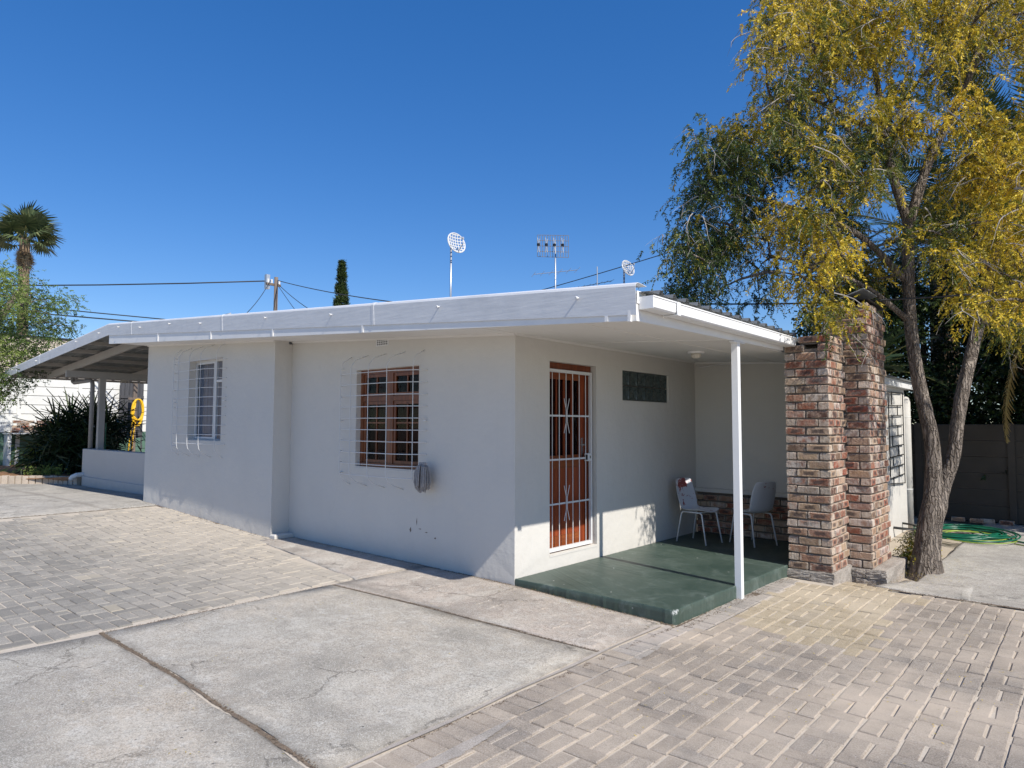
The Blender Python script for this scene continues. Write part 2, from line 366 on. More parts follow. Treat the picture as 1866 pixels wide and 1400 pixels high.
M['pipe'] = simple('downpipe_paint', (.27, .255, .245), .5, var=.1, bump=.05)

# ------------------------------------------------------------------ mesh helper
class MB:
    def __init__(s): s.v = []; s.f = []
    def add(s, vs, fs):
        o = len(s.v); s.v += [tuple(p) for p in vs]; s.f += [tuple(i+o for i in f) for f in fs]; return s
    def box(s, x0, x1, y0, y1, z0, z1, ch=0):
        if ch:
            vs = []
            for z, i in ((z0, 0), (z1-ch, 0), (z1, ch)):
                vs += [(x0+i, y0+i, z), (x1-i, y0+i, z), (x1-i, y1-i, z), (x0+i, y1-i, z)]
            return s.add(vs, [(3, 2, 1, 0), (8, 9, 10, 11)] + [(4*k+j, 4*k+(j+1) % 4, 4*k+4+(j+1) % 4, 4*k+4+j) for k in range(2) for j in range(4)])
        return s.add([(x0, y0, z0), (x1, y0, z0), (x1, y1, z0), (x0, y1, z0), (x0, y0, z1), (x1, y0, z1), (x1, y1, z1), (x0, y1, z1)],
                     [(3, 2, 1, 0), (4, 5, 6, 7), (0, 1, 5, 4), (1, 2, 6, 5), (2, 3, 7, 6), (3, 0, 4, 7)])
    def hexa(s, p8):
        return s.add(p8, [(3, 2, 1, 0), (4, 5, 6, 7), (0, 1, 5, 4), (1, 2, 6, 5), (2, 3, 7, 6), (3, 0, 4, 7)])
    def bar(s, a, b, w, h, upv=(0, 0, 1)):
        a = Vector(a); b = Vector(b); d = (b-a).normalized(); sd = d.cross(Vector(upv)).normalized(); u = sd.cross(d)
        q = [(-w/2, -h/2), (w/2, -h/2), (w/2, h/2), (-w/2, h/2)]
        return s.hexa([a+sd*x+u*y for x, y in q] + [b+sd*x+u*y for x, y in q])
    def tube(s, pts, rad, n=8, cap=True):
        pts = [Vector(p) for p in pts]; k = len(pts)
        if not isinstance(rad, (list, tuple)): rad = [rad]*k
        o = len(s.v); prev = None
        for i, p in enumerate(pts):
            d = (pts[min(i+1, k-1)] - pts[max(i-1, 0)])
            if d.length < 1e-9: d = Vector((0, 0, 1))
            d.normalize()
            if prev is None:
                prev = d.orthogonal().normalized()
            sd = (prev - d*prev.dot(d))
            if sd.length < 1e-6: sd = d.orthogonal()
            sd.normalize(); prev = sd; u = d.cross(sd)
            for j in range(n):
                a = 2*math.pi*j/n; s.v.append(tuple(p + (sd*math.cos(a)+u*math.sin(a))*rad[i]))
        for i in range(k-1):
            for j in range(n):
                s.f.append((o+i*n+j, o+i*n+(j+1) % n, o+(i+1)*n+(j+1) % n, o+(i+1)*n+j))
        if cap:
            s.f.append(tuple(o+j for j in reversed(range(n)))); s.f.append(tuple(o+(k-1)*n+j for j in range(n)))
        return s
    def prism(s, prof, a, b, axis='x'):
        """extrude a closed (y,z) profile from x=a to x=b; prof may be a callable of x"""
        pa = prof(a) if callable(prof) else prof; pb = prof(b) if callable(prof) else prof
        n = len(pa)
        vs = [(a, y, z) for y, z in pa] + [(b, y, z) for y, z in pb]
        if axis == 'y': vs = [(y, x, z) for x, y, z in vs]
        return s.add(vs, [tuple(reversed(range(n))), tuple(range(n, 2*n))] + [(i, (i+1) % n, n+(i+1) % n, n+i) for i in range(n)])
    def mesh(s, name, mat, smooth=False, off=(0, 0, 0)):
        me = bpy.data.meshes.new(name)
        ox, oy, oz = off
        me.from_pydata([(x-ox, y-oy, z-oz) for x, y, z in s.v], [], s.f); me.materials.append(mat)
        if smooth: me.polygons.foreach_set('use_smooth', [True]*len(me.polygons))
        me.update(); return me

BASE = {}
def tag(o, label=None, cat=None, group=None, kind=None):
    if label: o['label'] = label
    if cat: o['category'] = cat
    if group: o['group'] = group
    if kind: o['kind'] = kind
    return o
def thing(name, label, cat, base=(0, 0, 0), group=None):
    o = bpy.data.objects.new(name, None); o.empty_display_size = .1; COL.objects.link(o); o.location = base; BASE[o] = Vector(base)
    return tag(o, label, cat, group)
def put(name, me, parent=None, loc=(0, 0, 0), rz=0, flip=False):
    """link mesh data at a world position, as a child of parent"""
    o = bpy.data.objects.new(name, me); COL.objects.link(o)
    b = BASE.get(parent, Vector((0, 0, 0))); o.parent = parent; o.location = Vector(loc)-b; o.rotation_euler = (0, 0, rz)
    BASE[o] = Vector(loc); return o
def part(name, mb, mat, parent=None, smooth=False, kind=None, label=None):
    """mesh given in world coordinates, origin at the parent's base"""
    b = BASE.get(parent, Vector((0, 0, 0)))
    me = mb.mesh(name, mat, smooth, b)
    o = bpy.data.objects.new(name, me); COL.objects.link(o); o.parent = parent; BASE[o] = b
    return tag(o, label=label, kind=kind)
def solo(name, mb, mat, label, cat, smooth=False, group=None):
    xs = np.array(mb.v); c = xs.mean(0); c[2] = xs[:, 2].min()
    o = bpy.data.objects.new(name, mb.mesh(name, mat, smooth, tuple(c))); COL.objects.link(o); o.location = c; BASE[o] = Vector(c)
    return tag(o, label, cat, group)
def structure(name, mb, mat, smooth=False):
    o = part(name, mb, mat, None, smooth); o['kind'] = 'structure'; return o
def lerp(a, b, t): return a+(b-a)*t

# ------------------------------------------------------------------ ground height
GX = [-60, -16, -13, -10.5, -8.8, -6.5, -4.3, 0, 1.74, 60]; GZ = [.10, .10, .10, .14, .16, .06, -.03, -.06, -.125, -.125]
GY = [-60, 2.4, 3.4, 60]; GYZ = [0, 0, -.085, -.085]
def g(x, y):
    z = float(np.interp(x, GX, GZ))
    k = min(1, max(0, (x-1.9)/.6))
    return z + k*float(np.interp(y, GY, GYZ))
def gs(x, y):      # smoothed
    return (g(x-.5, y)+g(x, y)*2+g(x+.5, y))/4 + .006*math.sin(x*1.3+1)*math.sin(y*1.1)

# ================================================================== GROUND
def sheet(name, xs, ys, zf, mat, kind='structure', skirt=0.05, parent=None, edge=.008):
    """a slab following the ground, with a slightly rounded edge and a skirt"""
    nx, ny = len(xs), len(ys); mb = MB()
    for j, y in enumerate(ys):
        for i, x in enumerate(xs):
            e = (i in (0, nx-1)) or (j in (0, ny-1)); mb.v.append((x, y, zf(x, y)-(edge if e else 0)))
    for j in range(ny-1):
        for i in range(nx-1):
            a = j*nx+i; mb.f.append((a, a+1, a+nx+1, a+nx))
    if skirt:
        ring = [i for i in range(nx)] + [j*nx+nx-1 for j in range(1, ny)] + [(ny-1)*nx+i for i in range(nx-2, -1, -1)] + [j*nx for j in range(ny-2, 0, -1)]
        o = len(mb.v)
        for k in ring: x, y, z = mb.v[k]; mb.v.append((x, y, z-skirt))
        n = len(ring)
        for k in range(n): mb.f.append((ring[k], o+k, o+(k+1) % n, ring[(k+1) % n]))
    o = part(name, mb, mat, parent, True); tag(o, kind=kind)
    return o
def span(a, b, step):
    n = max(2, int(round((b-a)/step))+1); l = list(np.linspace(a, b, n)); 
    return [l[0], l[0]+.012]+l[1:-1]+[l[-1]-.012, l[-1]]

gxs = [-400, -120, -60]+list(np.arange(-30, 12.1, 1.0))+[30, 80, 300]; gys = [-200, -60, -30]+list(np.arange(-10, 14.1, 1.0))+[30, 80, 200, 500]
structure('ground', (lambda m: m)(MB()), M['ground']) if False else sheet('ground', gxs, gys, lambda x, y: g(x, y)-.10, M['ground'], skirt=0)

sandb = sheet('joint_sand_bed', list(np.arange(-8.6, 8.1, .2)), list(np.arange(-9, 3.0, .2)), lambda x, y: gs(x, y)-.0088, M['sand'], skirt=0)

# concrete slabs
def conc(name, x0, x1, y0, y1, mat, dz=0): return sheet(name, span(x0, x1, .3), span(y0, y1, .3), lambda x, y: gs(x, y)+dz, mat, skirt=.09)
def quad_slab(name, c, mat, dz=0, n=14):
    """slab with four free corners (x,y), counter-clockwise"""
    mb = MB(); ts = [0, .004]+[i/n for i in range(1, n)]+[.996, 1]; k = len(ts)
    for v in ts:
        for u in ts:
            x = (1-u)*(1-v)*c[0][0]+u*(1-v)*c[1][0]+u*v*c[2][0]+(1-u)*v*c[3][0]; y = (1-u)*(1-v)*c[0][1]+u*(1-v)*c[1][1]+u*v*c[2][1]+(1-u)*v*c[3][1]
            e = u in (0, 1) or v in (0, 1)
            wob = .010*math.sin(x*5.1+y*3)+.008*math.sin(y*9+x*7) if e else 0
            x += .030*math.sin(y*1.7+.6)*max(0, 1-abs(x+1.37)/.5) if abs(x) < 2 else 0
            mb.v.append((x+wob, y+wob, gs(x, y)+dz-(.008 if e else 0)))
    for j in range(k-1):
        for i in range(k-1): a = j*k+i; mb.f.append((a, a+1, a+k+1, a+k))
    ring = [i for i in range(k)] + [j*k+k-1 for j in range(1, k)] + [(k-1)*k+i for i in range(k-2, -1, -1)] + [j*k for j in range(k-2, 0, -1)]
    o = len(mb.v)
    for r in ring: x, y, z = mb.v[r]; mb.v.append((x, y, z-.09))
    n2 = len(ring)
    for r in range(n2): mb.f.append((ring[r], o+r, o+(r+1) % n2, ring[(r+1) % n2]))
    return tag(part(name, mb, mat, None, True), kind='structure')
quad_slab('concrete_slab', [(-1.38, -3.372), (1.69, -3.382), (1.69, -1.02), (-1.34, -1.28)], M['conc'])
quad_slab('concrete_slab', [(-1.40, -9.5), (1.69, -9.5), (1.69, -3.41), (-1.37, -3.40)], M['conc'])
quad_slab('concrete_slab', [(-1.34, -1.245), (1.69, -.985), (1.69, -.02), (-1.34, -.02)], M['conc2'])
quad_slab('concrete_slab', [(-4.28, -.46), (-1.36, -.98), (-1.36, -.015), (-4.28, -.015)], M['conc2'], .003)
quad_slab('concrete_slab', [(-16.2, -9.5), (-8.15, -9.5), (-8.15, .25), (-16.2, .25)], M['conc3'], .002, 24)
quad_slab('concrete_slab', [(-24, -30), (-16.25, -30), (-16.25, -1.2), (-24, -1.2)], M['conc3'], .002, 24)
quad_slab('concrete_yard', [(2.95, 2.86), (12.5, 2.80), (12.5, 10.1), (2.95, 10.1)], M['conc3'], .004, 30)
quad_slab('concrete_patch', [(2.70, 2.90), (3.55, 2.88), (3.50, 3.75), (2.86, 3.60)], M['conc3'], .009, 8)
# cement strip along the paving edge
ms = MB()
ys = np.arange(-9.5, 0.0, .10)
for i in range(len(ys)-1):
    x0 = 1.705+.006*math.sin(ys[i]*7); x1 = 1.735+.008*math.sin(ys[i]*5+2); xn0 = 1.705+.006*math.sin(ys[i+1]*7); xn1 = 1.735+.008*math.sin(ys[i+1]*5+2)
    z = gs(1.72, ys[i])+.003; zn = gs(1.72, ys[i+1])+.003
    ms.add([(x0, ys[i], z), (x1, ys[i], z), (xn1, ys[i+1], zn), (xn0, ys[i+1], zn)], [(0, 1, 2, 3)])
structure('cement_edge_strip', ms, M['paver_b'])
# a few old pavers showing through the cement strip by the wall
emb = tag(bpy.data.objects.new('embedded_paving', None), kind='structure'); COL.objects.link(emb); BASE[emb] = Vector((0, 0, 0))
ebm = []
for k in range(4):
    m_ = MB(); hx, hy = .105, .050; vs = []
    for z, i in ((-.02, 0), (-.003, 0), (.0022, .005)):
        for sx_, sy_ in ((-1, -1), (1, -1), (1, 1), (-1, 1)): vs.append((sx_*(hx-i)+rnd.uniform(-.004, .004), sy_*(hy-i)+rnd.uniform(-.004, .004), z))
    m_.add(vs, [(8, 9, 10, 11)] + [(4*q+r_, 4*q+(r_+1) % 4, 4*q+4+(r_+1) % 4, 4*q+4+r_) for q in range(2) for r_ in range(4)]); ebm.append(m_.mesh('paver', M['conc2']))
for (x, y, a) in ((.10, -.62, 0), (.10, -.73, 0), (.32, -.68, 1.57), (1.02, -.66, 0), (1.02, -.77, 0), (1.25, -.60, 1.57), (1.14, -.50, 0), (1.42, -.72, 1.57), (-.62, -.55, 0), (-.62, -.66, 0), (-1.0, -.50, 1.57), (.62, -.42, 0), (1.40, -.36, 0), (1.50, -.90, 0)):
    o_ = put('paver', ebm[rnd.randrange(4)], emb, (x, y, gs(x, y)+.001), a+rnd.gauss(0, .03))
# dirt filling the joints of the concrete
def joint_strip(a, b, w):
    mb = MB(); n = max(3, int((Vector(b)-Vector(a)).length/.05)); d = (Vector(b)-Vector(a)).normalized(); px_, py_ = -d.y, d.x
    for i in range(n+1):
        t = i/n; x, y = lerp(a[0], b[0], t), lerp(a[1], b[1], t); w0, w1 = w*rnd.uniform(.6, 1.3), w*rnd.uniform(.6, 1.3); z = gs(x, y)-.0055+rnd.uniform(-.001, .002)
        mb.v += [(x-px_*w0, y-py_*w0, z), (x+px_*w1, y+py_*w1, z)]
    mb.f = [(2*i, 2*i+1, 2*i+3, 2*i+2) for i in range(n)]
    return mb
def debris_line(a, b, w):
    mb = MB(); n = int((Vector(b)-Vector(a)).length/.012)
    for i in range(n*3):
        t = rnd.random(); x = lerp(a[0], b[0], t)+rnd.gauss(0, w); y = lerp(a[1], b[1], t)+rnd.gauss(0, w); s = rnd.uniform(.002, .0065); z = gs(x, y)-.006+rnd.random()*.007
        a_ = rnd.random()*6.3; c, q = math.cos(a_)*s, math.sin(a_)*s
        mb.add([(x+c, y+q, z), (x-q, y+c, z+s*.5), (x-c*1.6, y-q*1.6, z+s*.3), (x, y, z+s)], [(0, 1, 3), (1, 2, 3), (2, 0, 3)])
    return mb
db = MB()
for a, b, w in (((-1.38, -3.385), (1.7, -3.39), .011), ((-1.36, -1.262), (1.7, -1.0), .005), ((-1.35, -3.4), (-1.35, -1.28), .012), ((-1.0, -.03), (1.7, -.03), .012), ((1.85, 2.95), (1.85, 2.5), .01), ((1.75, -2.9), (1.9, 2.4), .01), ((2.72, 2.86), (3.0, 4.8), .09), ((2.6, 2.86), (6.0, 2.80), .014), ((-8.13, -6), (-8.13, -.1), .01), ((-4.2, -.012), (-.02, -.012), .010), ((-8.75, -.295), (-4.32, -.295), .010), ((.02, -.012), (1.8, -.012), .016), ((1.90, .0), (1.93, 2.5), .018)):
    m_ = debris_line(a, b, w); db.add(m_.v, m_.f)
    if w < .05: m_ = joint_strip(a, b, w*1.5); db.add(m_.v, m_.f)
tag(part('joint_debris', db, M['debris']), kind='stuff')

# ------------------------------------------------------------------ pavers
def paver_meshes(lx, ly, mat, n=6):
    out = []
    for k in range(n):
        mb = MB(); j = lambda s=.002: rnd.uniform(-s, s)
        hx, hy = lx/2, ly/2; c = .006
        vs = []
        for z, i in ((-.05, 0), (-c, 0), (0, c)):
            for sx, sy in ((-1, -1), (1, -1), (1, 1), (-1, 1)):
                vs.append((sx*(hx-i)+j(.0025), sy*(hy-i)+j(.0025), z+j(.0012)))
        mb.add(vs, [(8, 9, 10, 11)] + [(4*q+r, 4*q+(r+1) % 4, 4*q+4+(r+1) % 4, 4*q+4+r) for q in range(2) for r in range(4)])
        out.append(mb.mesh('paver', mat))
    return out
camP = Vector((4.605, -5.385, 1.58))
def cam_px(p):
    d = Vector(p)-camP; z = d.dot(fw)
    if z < .1: return None
    return 933+1234*d.dot(r2)/z, 700-1234*d.dot(u2)/z, z
def visible(p, m=60):
    q = cam_px(p); return q is not None and -m < q[0] < 1866+m and -m < q[1] < 1400+m
def lay(root, cells, mats, top=300, dims=((.212, .1065), (.100, .2185))):
    """cells: (x, y, along_x?, key); nearest ones become single objects, the rest is joined"""
    cells = [c for c in cells if visible((c[0], c[1], g(c[0], c[1])), 900)]
    cells.sort(key=lambda c: (0 if visible((c[0], c[1], g(c[0], c[1])), 10) else 100)+(Vector((c[0], c[1], 0))-Vector((camP.x, camP.y, 0))).length)
    lib = {k: (paver_meshes(*dims[0], m), paver_meshes(*dims[1], m)) for k, m in mats.items()}
    rest = {k: MB() for k in mats}
    for i, (x, y, ax, key) in enumerate(cells):
        me = rnd.choice(lib[key][0 if ax else 1]); z = gs(x, y)+rnd.gauss(0, .0022)+.002*math.sin(x*2.1)*math.sin(y*1.7)
        dx = (gs(x+.1, y)-gs(x-.1, y))/.2; dy = (gs(x, y+.1)-gs(x, y-.1))/.2
        rx, ry, rz = dy+rnd.gauss(0, .011), -dx+rnd.gauss(0, .011), rnd.gauss(0, .015)
        xj, yj = x+rnd.gauss(0, .0018), y+rnd.gauss(0, .0018)
        if i < top:
            o = put('paver', me, root, (xj, yj, z)); o.rotation_euler = (rx, ry, rz)
        else:
            mt = Matrix.Translation((xj, yj, z)) @ Matrix.Rotation(rz, 4, 'Z') @ Matrix.Rotation(ry, 4, 'Y') @ Matrix.Rotation(rx, 4, 'X')
            rest[key].add([tuple(mt @ v.co) for v in me.vertices], [tuple(p.vertices) for p in me.polygons])
    for k, mb in rest.items():
        if mb.v: part('paver_field', mb, mats[k], root, kind='stuff')

root = tag(bpy.data.objects.new('drive_paving', None), kind='structure'); COL.objects.link(root); BASE[root] = Vector((0, 0, 0))
cells = []
WS = .222; P_ = .334
for s in range(0, 26):
    xc = 2.075+WS*s+.0; off = (s*.1675 + (.04 if s % 3 == 0 else 0)) % P_
    y = -7.0+off
    while y < 6:
        yc = y+.111
        lim = 2.78 if xc > 2.75 else (2.52+.0 if xc < 2.4 else 3.0)
        if yc+.11 < lim:
            for q in (-.0555, .0555): cells.append((xc+q, yc, False, None))
        yb = y+.222+.056
        if yb+.06 < lim: cells.append((xc, yb, True, None))
        y += P_
def keyof(x, y):
    n = .12*math.sin(y*3.1)+.1*math.sin(x*5)+rnd.uniform(-.16, .16)
    if 1.95 < x < 3.15+n and y > .62+(x-2.0)*-.55+n and y < 2.95: return 'y'
    return 'g'
cells = [(x, y, a, keyof(x, y)) for x, y, a, _ in cells]
y = -7.0
while y < 2.50:                     # header course along the edge
    xb = 1.855
    if not (0 < y < 1.0 and False):
        cells.append((xb if y < -.03 else 1.955-.0, y, True, 'b' if y > -.9 else 'g'))
    y += .1115
cells = [c for c in cells if not (c[1] > -.03 and c[2] and c[3] == 'b' and abs(c[0]-1.955) < .001)]
y = -.02
while y < 2.5:
    cells.append((1.945, y, True, 'b')); y += .1115
cells = [c for c in cells if not (c[0] < 2.03+.03 and c[1] > -.03 and c[3] != 'b' and c[0] < 2.02)]
cells = [(x+(.035 if (k == 'b' and False) else 0), y, a, k) for x, y, a, k in cells]
lay(root, cells, {'g': M['paver'], 'y': M['paver_y'], 'b': M['paver_b']})
# cement smear between header course and the field
mb = MB()
for (ya, yb2, xa, xb2) in ((-3.6, -2.35, 1.968, 2.06), (-2.2, -1.2, 1.966, 1.985), (-1.25, -.55, 1.966, 2.03), (-.1, 1.3, 2.058, 2.078)):
    n = int((yb2-ya)/.06); 
    for i in range(n):
        t0, t1 = i/n, (i+1)/n; e0, e1 = math.sin(math.pi*t0)**.5 if 0 < t0 < 1 else .2, math.sin(math.pi*t1)**.5 if 0 < t1 < 1 else .2
        yy0, yy1 = lerp(ya, yb2, t0), lerp(ya, yb2, t1); w = xb2-xa
        mb.add([(xa, yy0, gs(xa, yy0)+.0045), (xa+w*e0*rnd.uniform(.8, 1.1), yy0, gs(xa, yy0)+.0045), (xa+w*e1, yy1, gs(xa, yy1)+.0045), (xa, yy1, gs(xa, yy1)+.0045)], [(0, 1, 2, 3)])
structure('cement_smear', mb, M['paver_b'])

root = tag(bpy.data.objects.new('yard_paving', None), kind='structure'); COL.objects.link(root); BASE[root] = Vector((0, 0, 0))
cells = []
for s in range(0, 42):
    yc0 = -.13-WS*s; off = (s*.1675) % P_
    if yc0 < -9: break
    x = -8.0+off
    while x < -1.35:
        def okc(xx, yy):
            if yy > -.34 and xx > -8.79 and xx < -4.3: return yy < -.36
            lim = -.46+(xx+4.28)*(-.178) if xx > -4.28 else -.06
            return yy < lim-.06
        if x+.222 < -1.42 and okc(x+.11, yc0):
            for q in (-.0555, .0555): cells.append((x+.111, yc0+q, True, 'l'))
        if x+.334 < -1.40 and okc(x+.278, yc0): cells.append((x+.278, yc0, False, 'l'))
        x += P_
y = -.45
lay(root, cells, {'l': M['paver_l']}, dims=((.2165, .101), (.1035, .213)))

# ================================================================== HOUSE
H = thing('white_cottage', 'long low white plastered cottage with flat pitched roof, green stoep and barred windows', 'house', (0, 0, 0))
zc = lambda x: 2.545-.0565*x if x > -20 else 0           # ceiling / soffit underside
zr = lambda x: (2.655+(1.88-x)*.0673) if x > -9.48 else (3.420-.074*(-9.48-x))

def wall(name, axis, at, th, a0, a1, z0, zt, holes, mat, parent=H, steps=None):
    """wall in the plane x=at (axis 'x') or y=at ('y'); outer face at `at`, thickness th backwards; holes (u0,u1,z0,z1)"""
    us = sorted(set([a0, a1]+[h[0] for h in holes]+[h[1] for h in holes])); zs = sorted(set([z0]+[h[2] for h in holes]+[h[3] for h in holes]))
    sg = -th
    def P(u, z, d):
        return (at+sg*d, u, z) if axis == 'x' else (u, at-sg*d*1.0, z)
    def top(u): return zt(u) if callable(zt) else zt
    mb = MB()
    ish = lambda u, z: any(h[0] < u < h[1] and h[2] < z < h[3] for h in holes)
    nz = len(zs)
    def Z(k, u): return top(u) if k == nz else zs[k]
    for i in range(len(us)-1):
        ua, ub = us[i], us[i+1]
        for k in range(nz):
            zm = (zs[k]+(zs[k+1] if k+1 < nz else zs[k]+.01))/2; h = ish((ua+ub)/2, zm)
            if h:
                continue
            za, zb, zc_, zd = Z(k, ua), Z(k, ub), Z(k+1, ub), Z(k+1, ua)
            for d in (0, 1): 
                q = [P(ua, za, d), P(ub, zb, d), P(ub, zc_, d), P(ua, zd, d)]
                mb.add(q, [(0, 1, 2, 3)] if d == 0 else [(3, 2, 1, 0)])
    for h in holes:
        u0, u1, h0, h1 = h
        for (p, q) in (((u0, h0), (u1, h0)), ((u1, h0), (u1, h1)), ((u1, h1), (u0, h1)), ((u0, h1), (u0, h0))):
            mb.add([P(*p, 0), P(*q, 0), P(*q, 1), P(*p, 1)], [(0, 1, 2, 3)])
    for (p, q) in (((a0, z0), (a0, top(a0))), ((a0, top(a0)), (a1, top(a1))), ((a1, top(a1)), (a1, z0))):
        mb.add([P(*p, 0), P(*q, 0), P(*q, 1), P(*p, 1)], [(0, 1, 2, 3)])
    # make the normals of the solid consistent
    o = part(name, mb, mat, parent)
    import bmesh
    bm = bmesh.new(); bm.from_mesh(o.data); bmesh.ops.remove_doubles(bm, verts=bm.verts, dist=1e-5); bmesh.ops.recalc_face_normals(bm, faces=bm.faces)
    if mat.name.startswith(('white', 'cream')):
        ed = [e for e in bm.edges if len(e.link_faces) == 2 and e.calc_face_angle(0) > .8 and not all(abs(v.co.y-.22) < .002 for v in e.verts)]
        bmesh.ops.bevel(bm, geom=ed, offset=.008, segments=2, affect='EDGES', profile=.5)
    bm.to_mesh(o.data); bm.free(); return o

DY0, DY1, DZ0, DZ1 = .592, 1.525, .150, 2.300
GB = (2.130, 3.352, 1.905, 2.292)
wall('wall', 'x', 0, .22, .22, 4.2, -.4, zc(0)+.02, [(DY0, DY1, DZ0, DZ1), GB], M['white_wall'])
W2 = (-2.742, -1.515, 1.030, 2.290)
wall('wall', 'y', 0, .22, -4.3, 0, -.4, lambda x: zc(x)+.02, [W2], M['white_wall'])
W1 = (-7.06, -5.88, 1.310, 2.640)
wall('wall', 'y', -.28, .22, -8.79, -4.3, -.4, lambda x: zc(x)+.02, [W1], M['white_wall'])
mb = MB().box(-4.36, -4.303, -.06+.001, .3, -.4, 2.75); part('wall', mb, M['white_wall'], H)          # inner return
mb = MB().box(-8.79, -8.57, -.06, 6.0, -.4, 3.05); part('wall', mb, M['white_wall2'], H)
mb = MB().box(-4.29, -4.16, -.30, -.001, -.4, .035, .02); part('plinth', mb, M['white_wall'], H)
wall('back_wall', 'y', 4.2, .22, -.2, 1.9, .60, lambda x: zc(x)+.01, [], M['white_wall'])
# low brick wall of the stoep
mb = MB().box(0.0, 2.10, 4.235, 4.6, -.2, .60); part('brick_backing', mb, M['mortar'], H)
def brick_meshes(L, n=6, D=.106, Hh=.073, mat=None):
    out = []
    for k in range(n):
        j = lambda s: rnd.uniform(-s, s); mb = MB(); hx, hy, hz = L/2, D/2, Hh/2; vs = []
        c = .007
        # rounded box : 3 rings along z with inset top and bottom
        for z, i in ((-hz, c), (-hz+c, 0), (hz-c, 0), (hz, c)):
            for sx, sy in ((-1, -1), (0, -1), (1, -1), (1, 1), (0, 1), (-1, 1)):
                vs.append((sx*(hx-i)+j(.004), sy*(hy-i)+j(.0035), z+j(.003)))
        mb.add(vs, [(5, 4, 3, 2, 1, 0), (18, 19, 20, 21, 22, 23)]+[(6*q+r, 6*q+(r+1) % 6, 6*q+6+(r+1) % 6, 6*q+6+r) for q in range(3) for r in range(6)])
        out.append(mb.mesh('brick', mat or M['brick']))
    return out
BR = brick_meshes(.214, 8); BH = brick_meshes(.102, 6)
CO = .0945
for c in range(6):
    x = .10 if c % 2 else .20-.0; x = .12 if c % 2 == 0 else .12+.114
    if c % 2: put('brick', rnd.choice(BH), H, (.06, 4.232, .048+c*CO))
    while x < 1.86:
        put('brick', rnd.choice(BR), H, (x+.0, 4.235+rnd.uniform(-.004, .004), .048+c*CO)); x += .226
mb = MB().box(0.0, 1.9, 4.150, 4.201, .602, .66, .01); part('plaster_ledge', mb, M['white_wall'], H)

# stoep slab
import bmesh
def bevel_mesh(o, off, seg=2, jit=0, cuts=0):
    bm = bmesh.new(); bm.from_mesh(o.data)
    if cuts: bmesh.ops.subdivide_edges(bm, edges=bm.edges, cuts=cuts, use_grid_fill=True)
    if off: 
        ed = [e for e in bm.edges if len(e.link_faces) == 2 and e.calc_face_angle(0) > .8]
        bmesh.ops.bevel(bm, geom=ed, offset=off, segments=seg, affect='EDGES', profile=.5)
    if jit:
        for v in bm.verts: v.co += Vector((rnd.uniform(-jit, jit), rnd.uniform(-jit, jit), rnd.uniform(-jit, jit)*.5))
    bm.to_mesh(o.data); bm.free(); o.data.update()
poly = [(.002, .004), (1.805, .004), (1.87, 2.62), (1.87, 4.18), (.002, 4.18)]
ring = []
for i in range(5):
    a_, b_ = Vector((*poly[i], 0)), Vector((*poly[(i+1) % 5], 0)); n = max(2, int((b_-a_).length/.03)); nrm = Vector(((b_-a_).y, -(b_-a_).x, 0)).normalized()
    for k in range(n):
        p = a_.lerp(b_, k/n); w = .0015*math.sin(k*.9)+.002*math.sin(k*.37+i)+rnd.gauss(0, .0012)
        chip = max(0, .035-(p-Vector((1.805, .004, 0))).length)*.8+(.012 if rnd.random() < .012 else 0)
        if i in (0, 1): ring.append((p+nrm*(w-chip), nrm, chip))
        else: ring.append((p, nrm, 0))
mb = MB(); n = len(ring)
for (ins, z) in ((-.011, .0), (-.004, -.0025), (0, -.009), (.003, -.035), (.001, -.08), (.006, -.4)):
    for p, nr, ch in ring: q = p+nr*ins; mb.v.append((q.x, q.y, z-(ch*.6 if z > -.03 else 0)+rnd.gauss(0, .0008)*(z > -.03)))
for k in range(5):
    for j in range(n): mb.f.append((k*n+j, (k+1)*n+j, (k+1)*n+(j+1) % n, k*n+(j+1) % n))
mb.f.append(tuple(range(n)))
sl = part('stoep_slab', mb, M['slab'], H)
# slab edge unevenness
# soffit boards + joint strips + cornice
sx = [1.84, -.001, -3.0, -6.0, -8.95]
for i in range(len(sx)-1):
    a, b = sx[i], sx[i+1]
    ya = 4.2
    mb = MB().hexa([(b+.004, -.735, zc(b)), (a, -.735, zc(a)), (a, ya, zc(a)), (b+.004, ya, zc(b)), (b+.004, -.735, zc(b)+.012), (a, -.735, zc(a)+.012), (a, ya, zc(a)+.012), (b+.004, ya, zc(b)+.012)])
    part('soffit_board', mb, M['soffit'], H)
mb = MB()
for x in (1.22, .02): mb.bar((x, -.65, zc(x)-.003), (x, 4.19, zc(x)-.003), .018, .006)
mb.bar((.0, 1.10, zc(0)-.003), (1.84, 1.10, zc(1.84)-.003), .03, .006); 
part('soffit_strip', mb, M['soffit'], H)
mb = MB().bar((.012, 0, zc(0)-.010), (.012, 4.19, zc(0)-.010), .024, .022); mb.bar((-.0, -.012, zc(0)-.010), (-4.29, -.012, zc(-4.29)-.010), .024, .022)
mb.bar((-4.31, -.292, zc(-4.3)-.010), (-8.79, -.292, zc(-8.79)-.010), .024, .022); mb.bar((0.0, 4.188, zc(0)-.012), (1.84, 4.188, zc(1.84)-.012), .024, .022)
part('cornice', mb, M['soffit'], H)
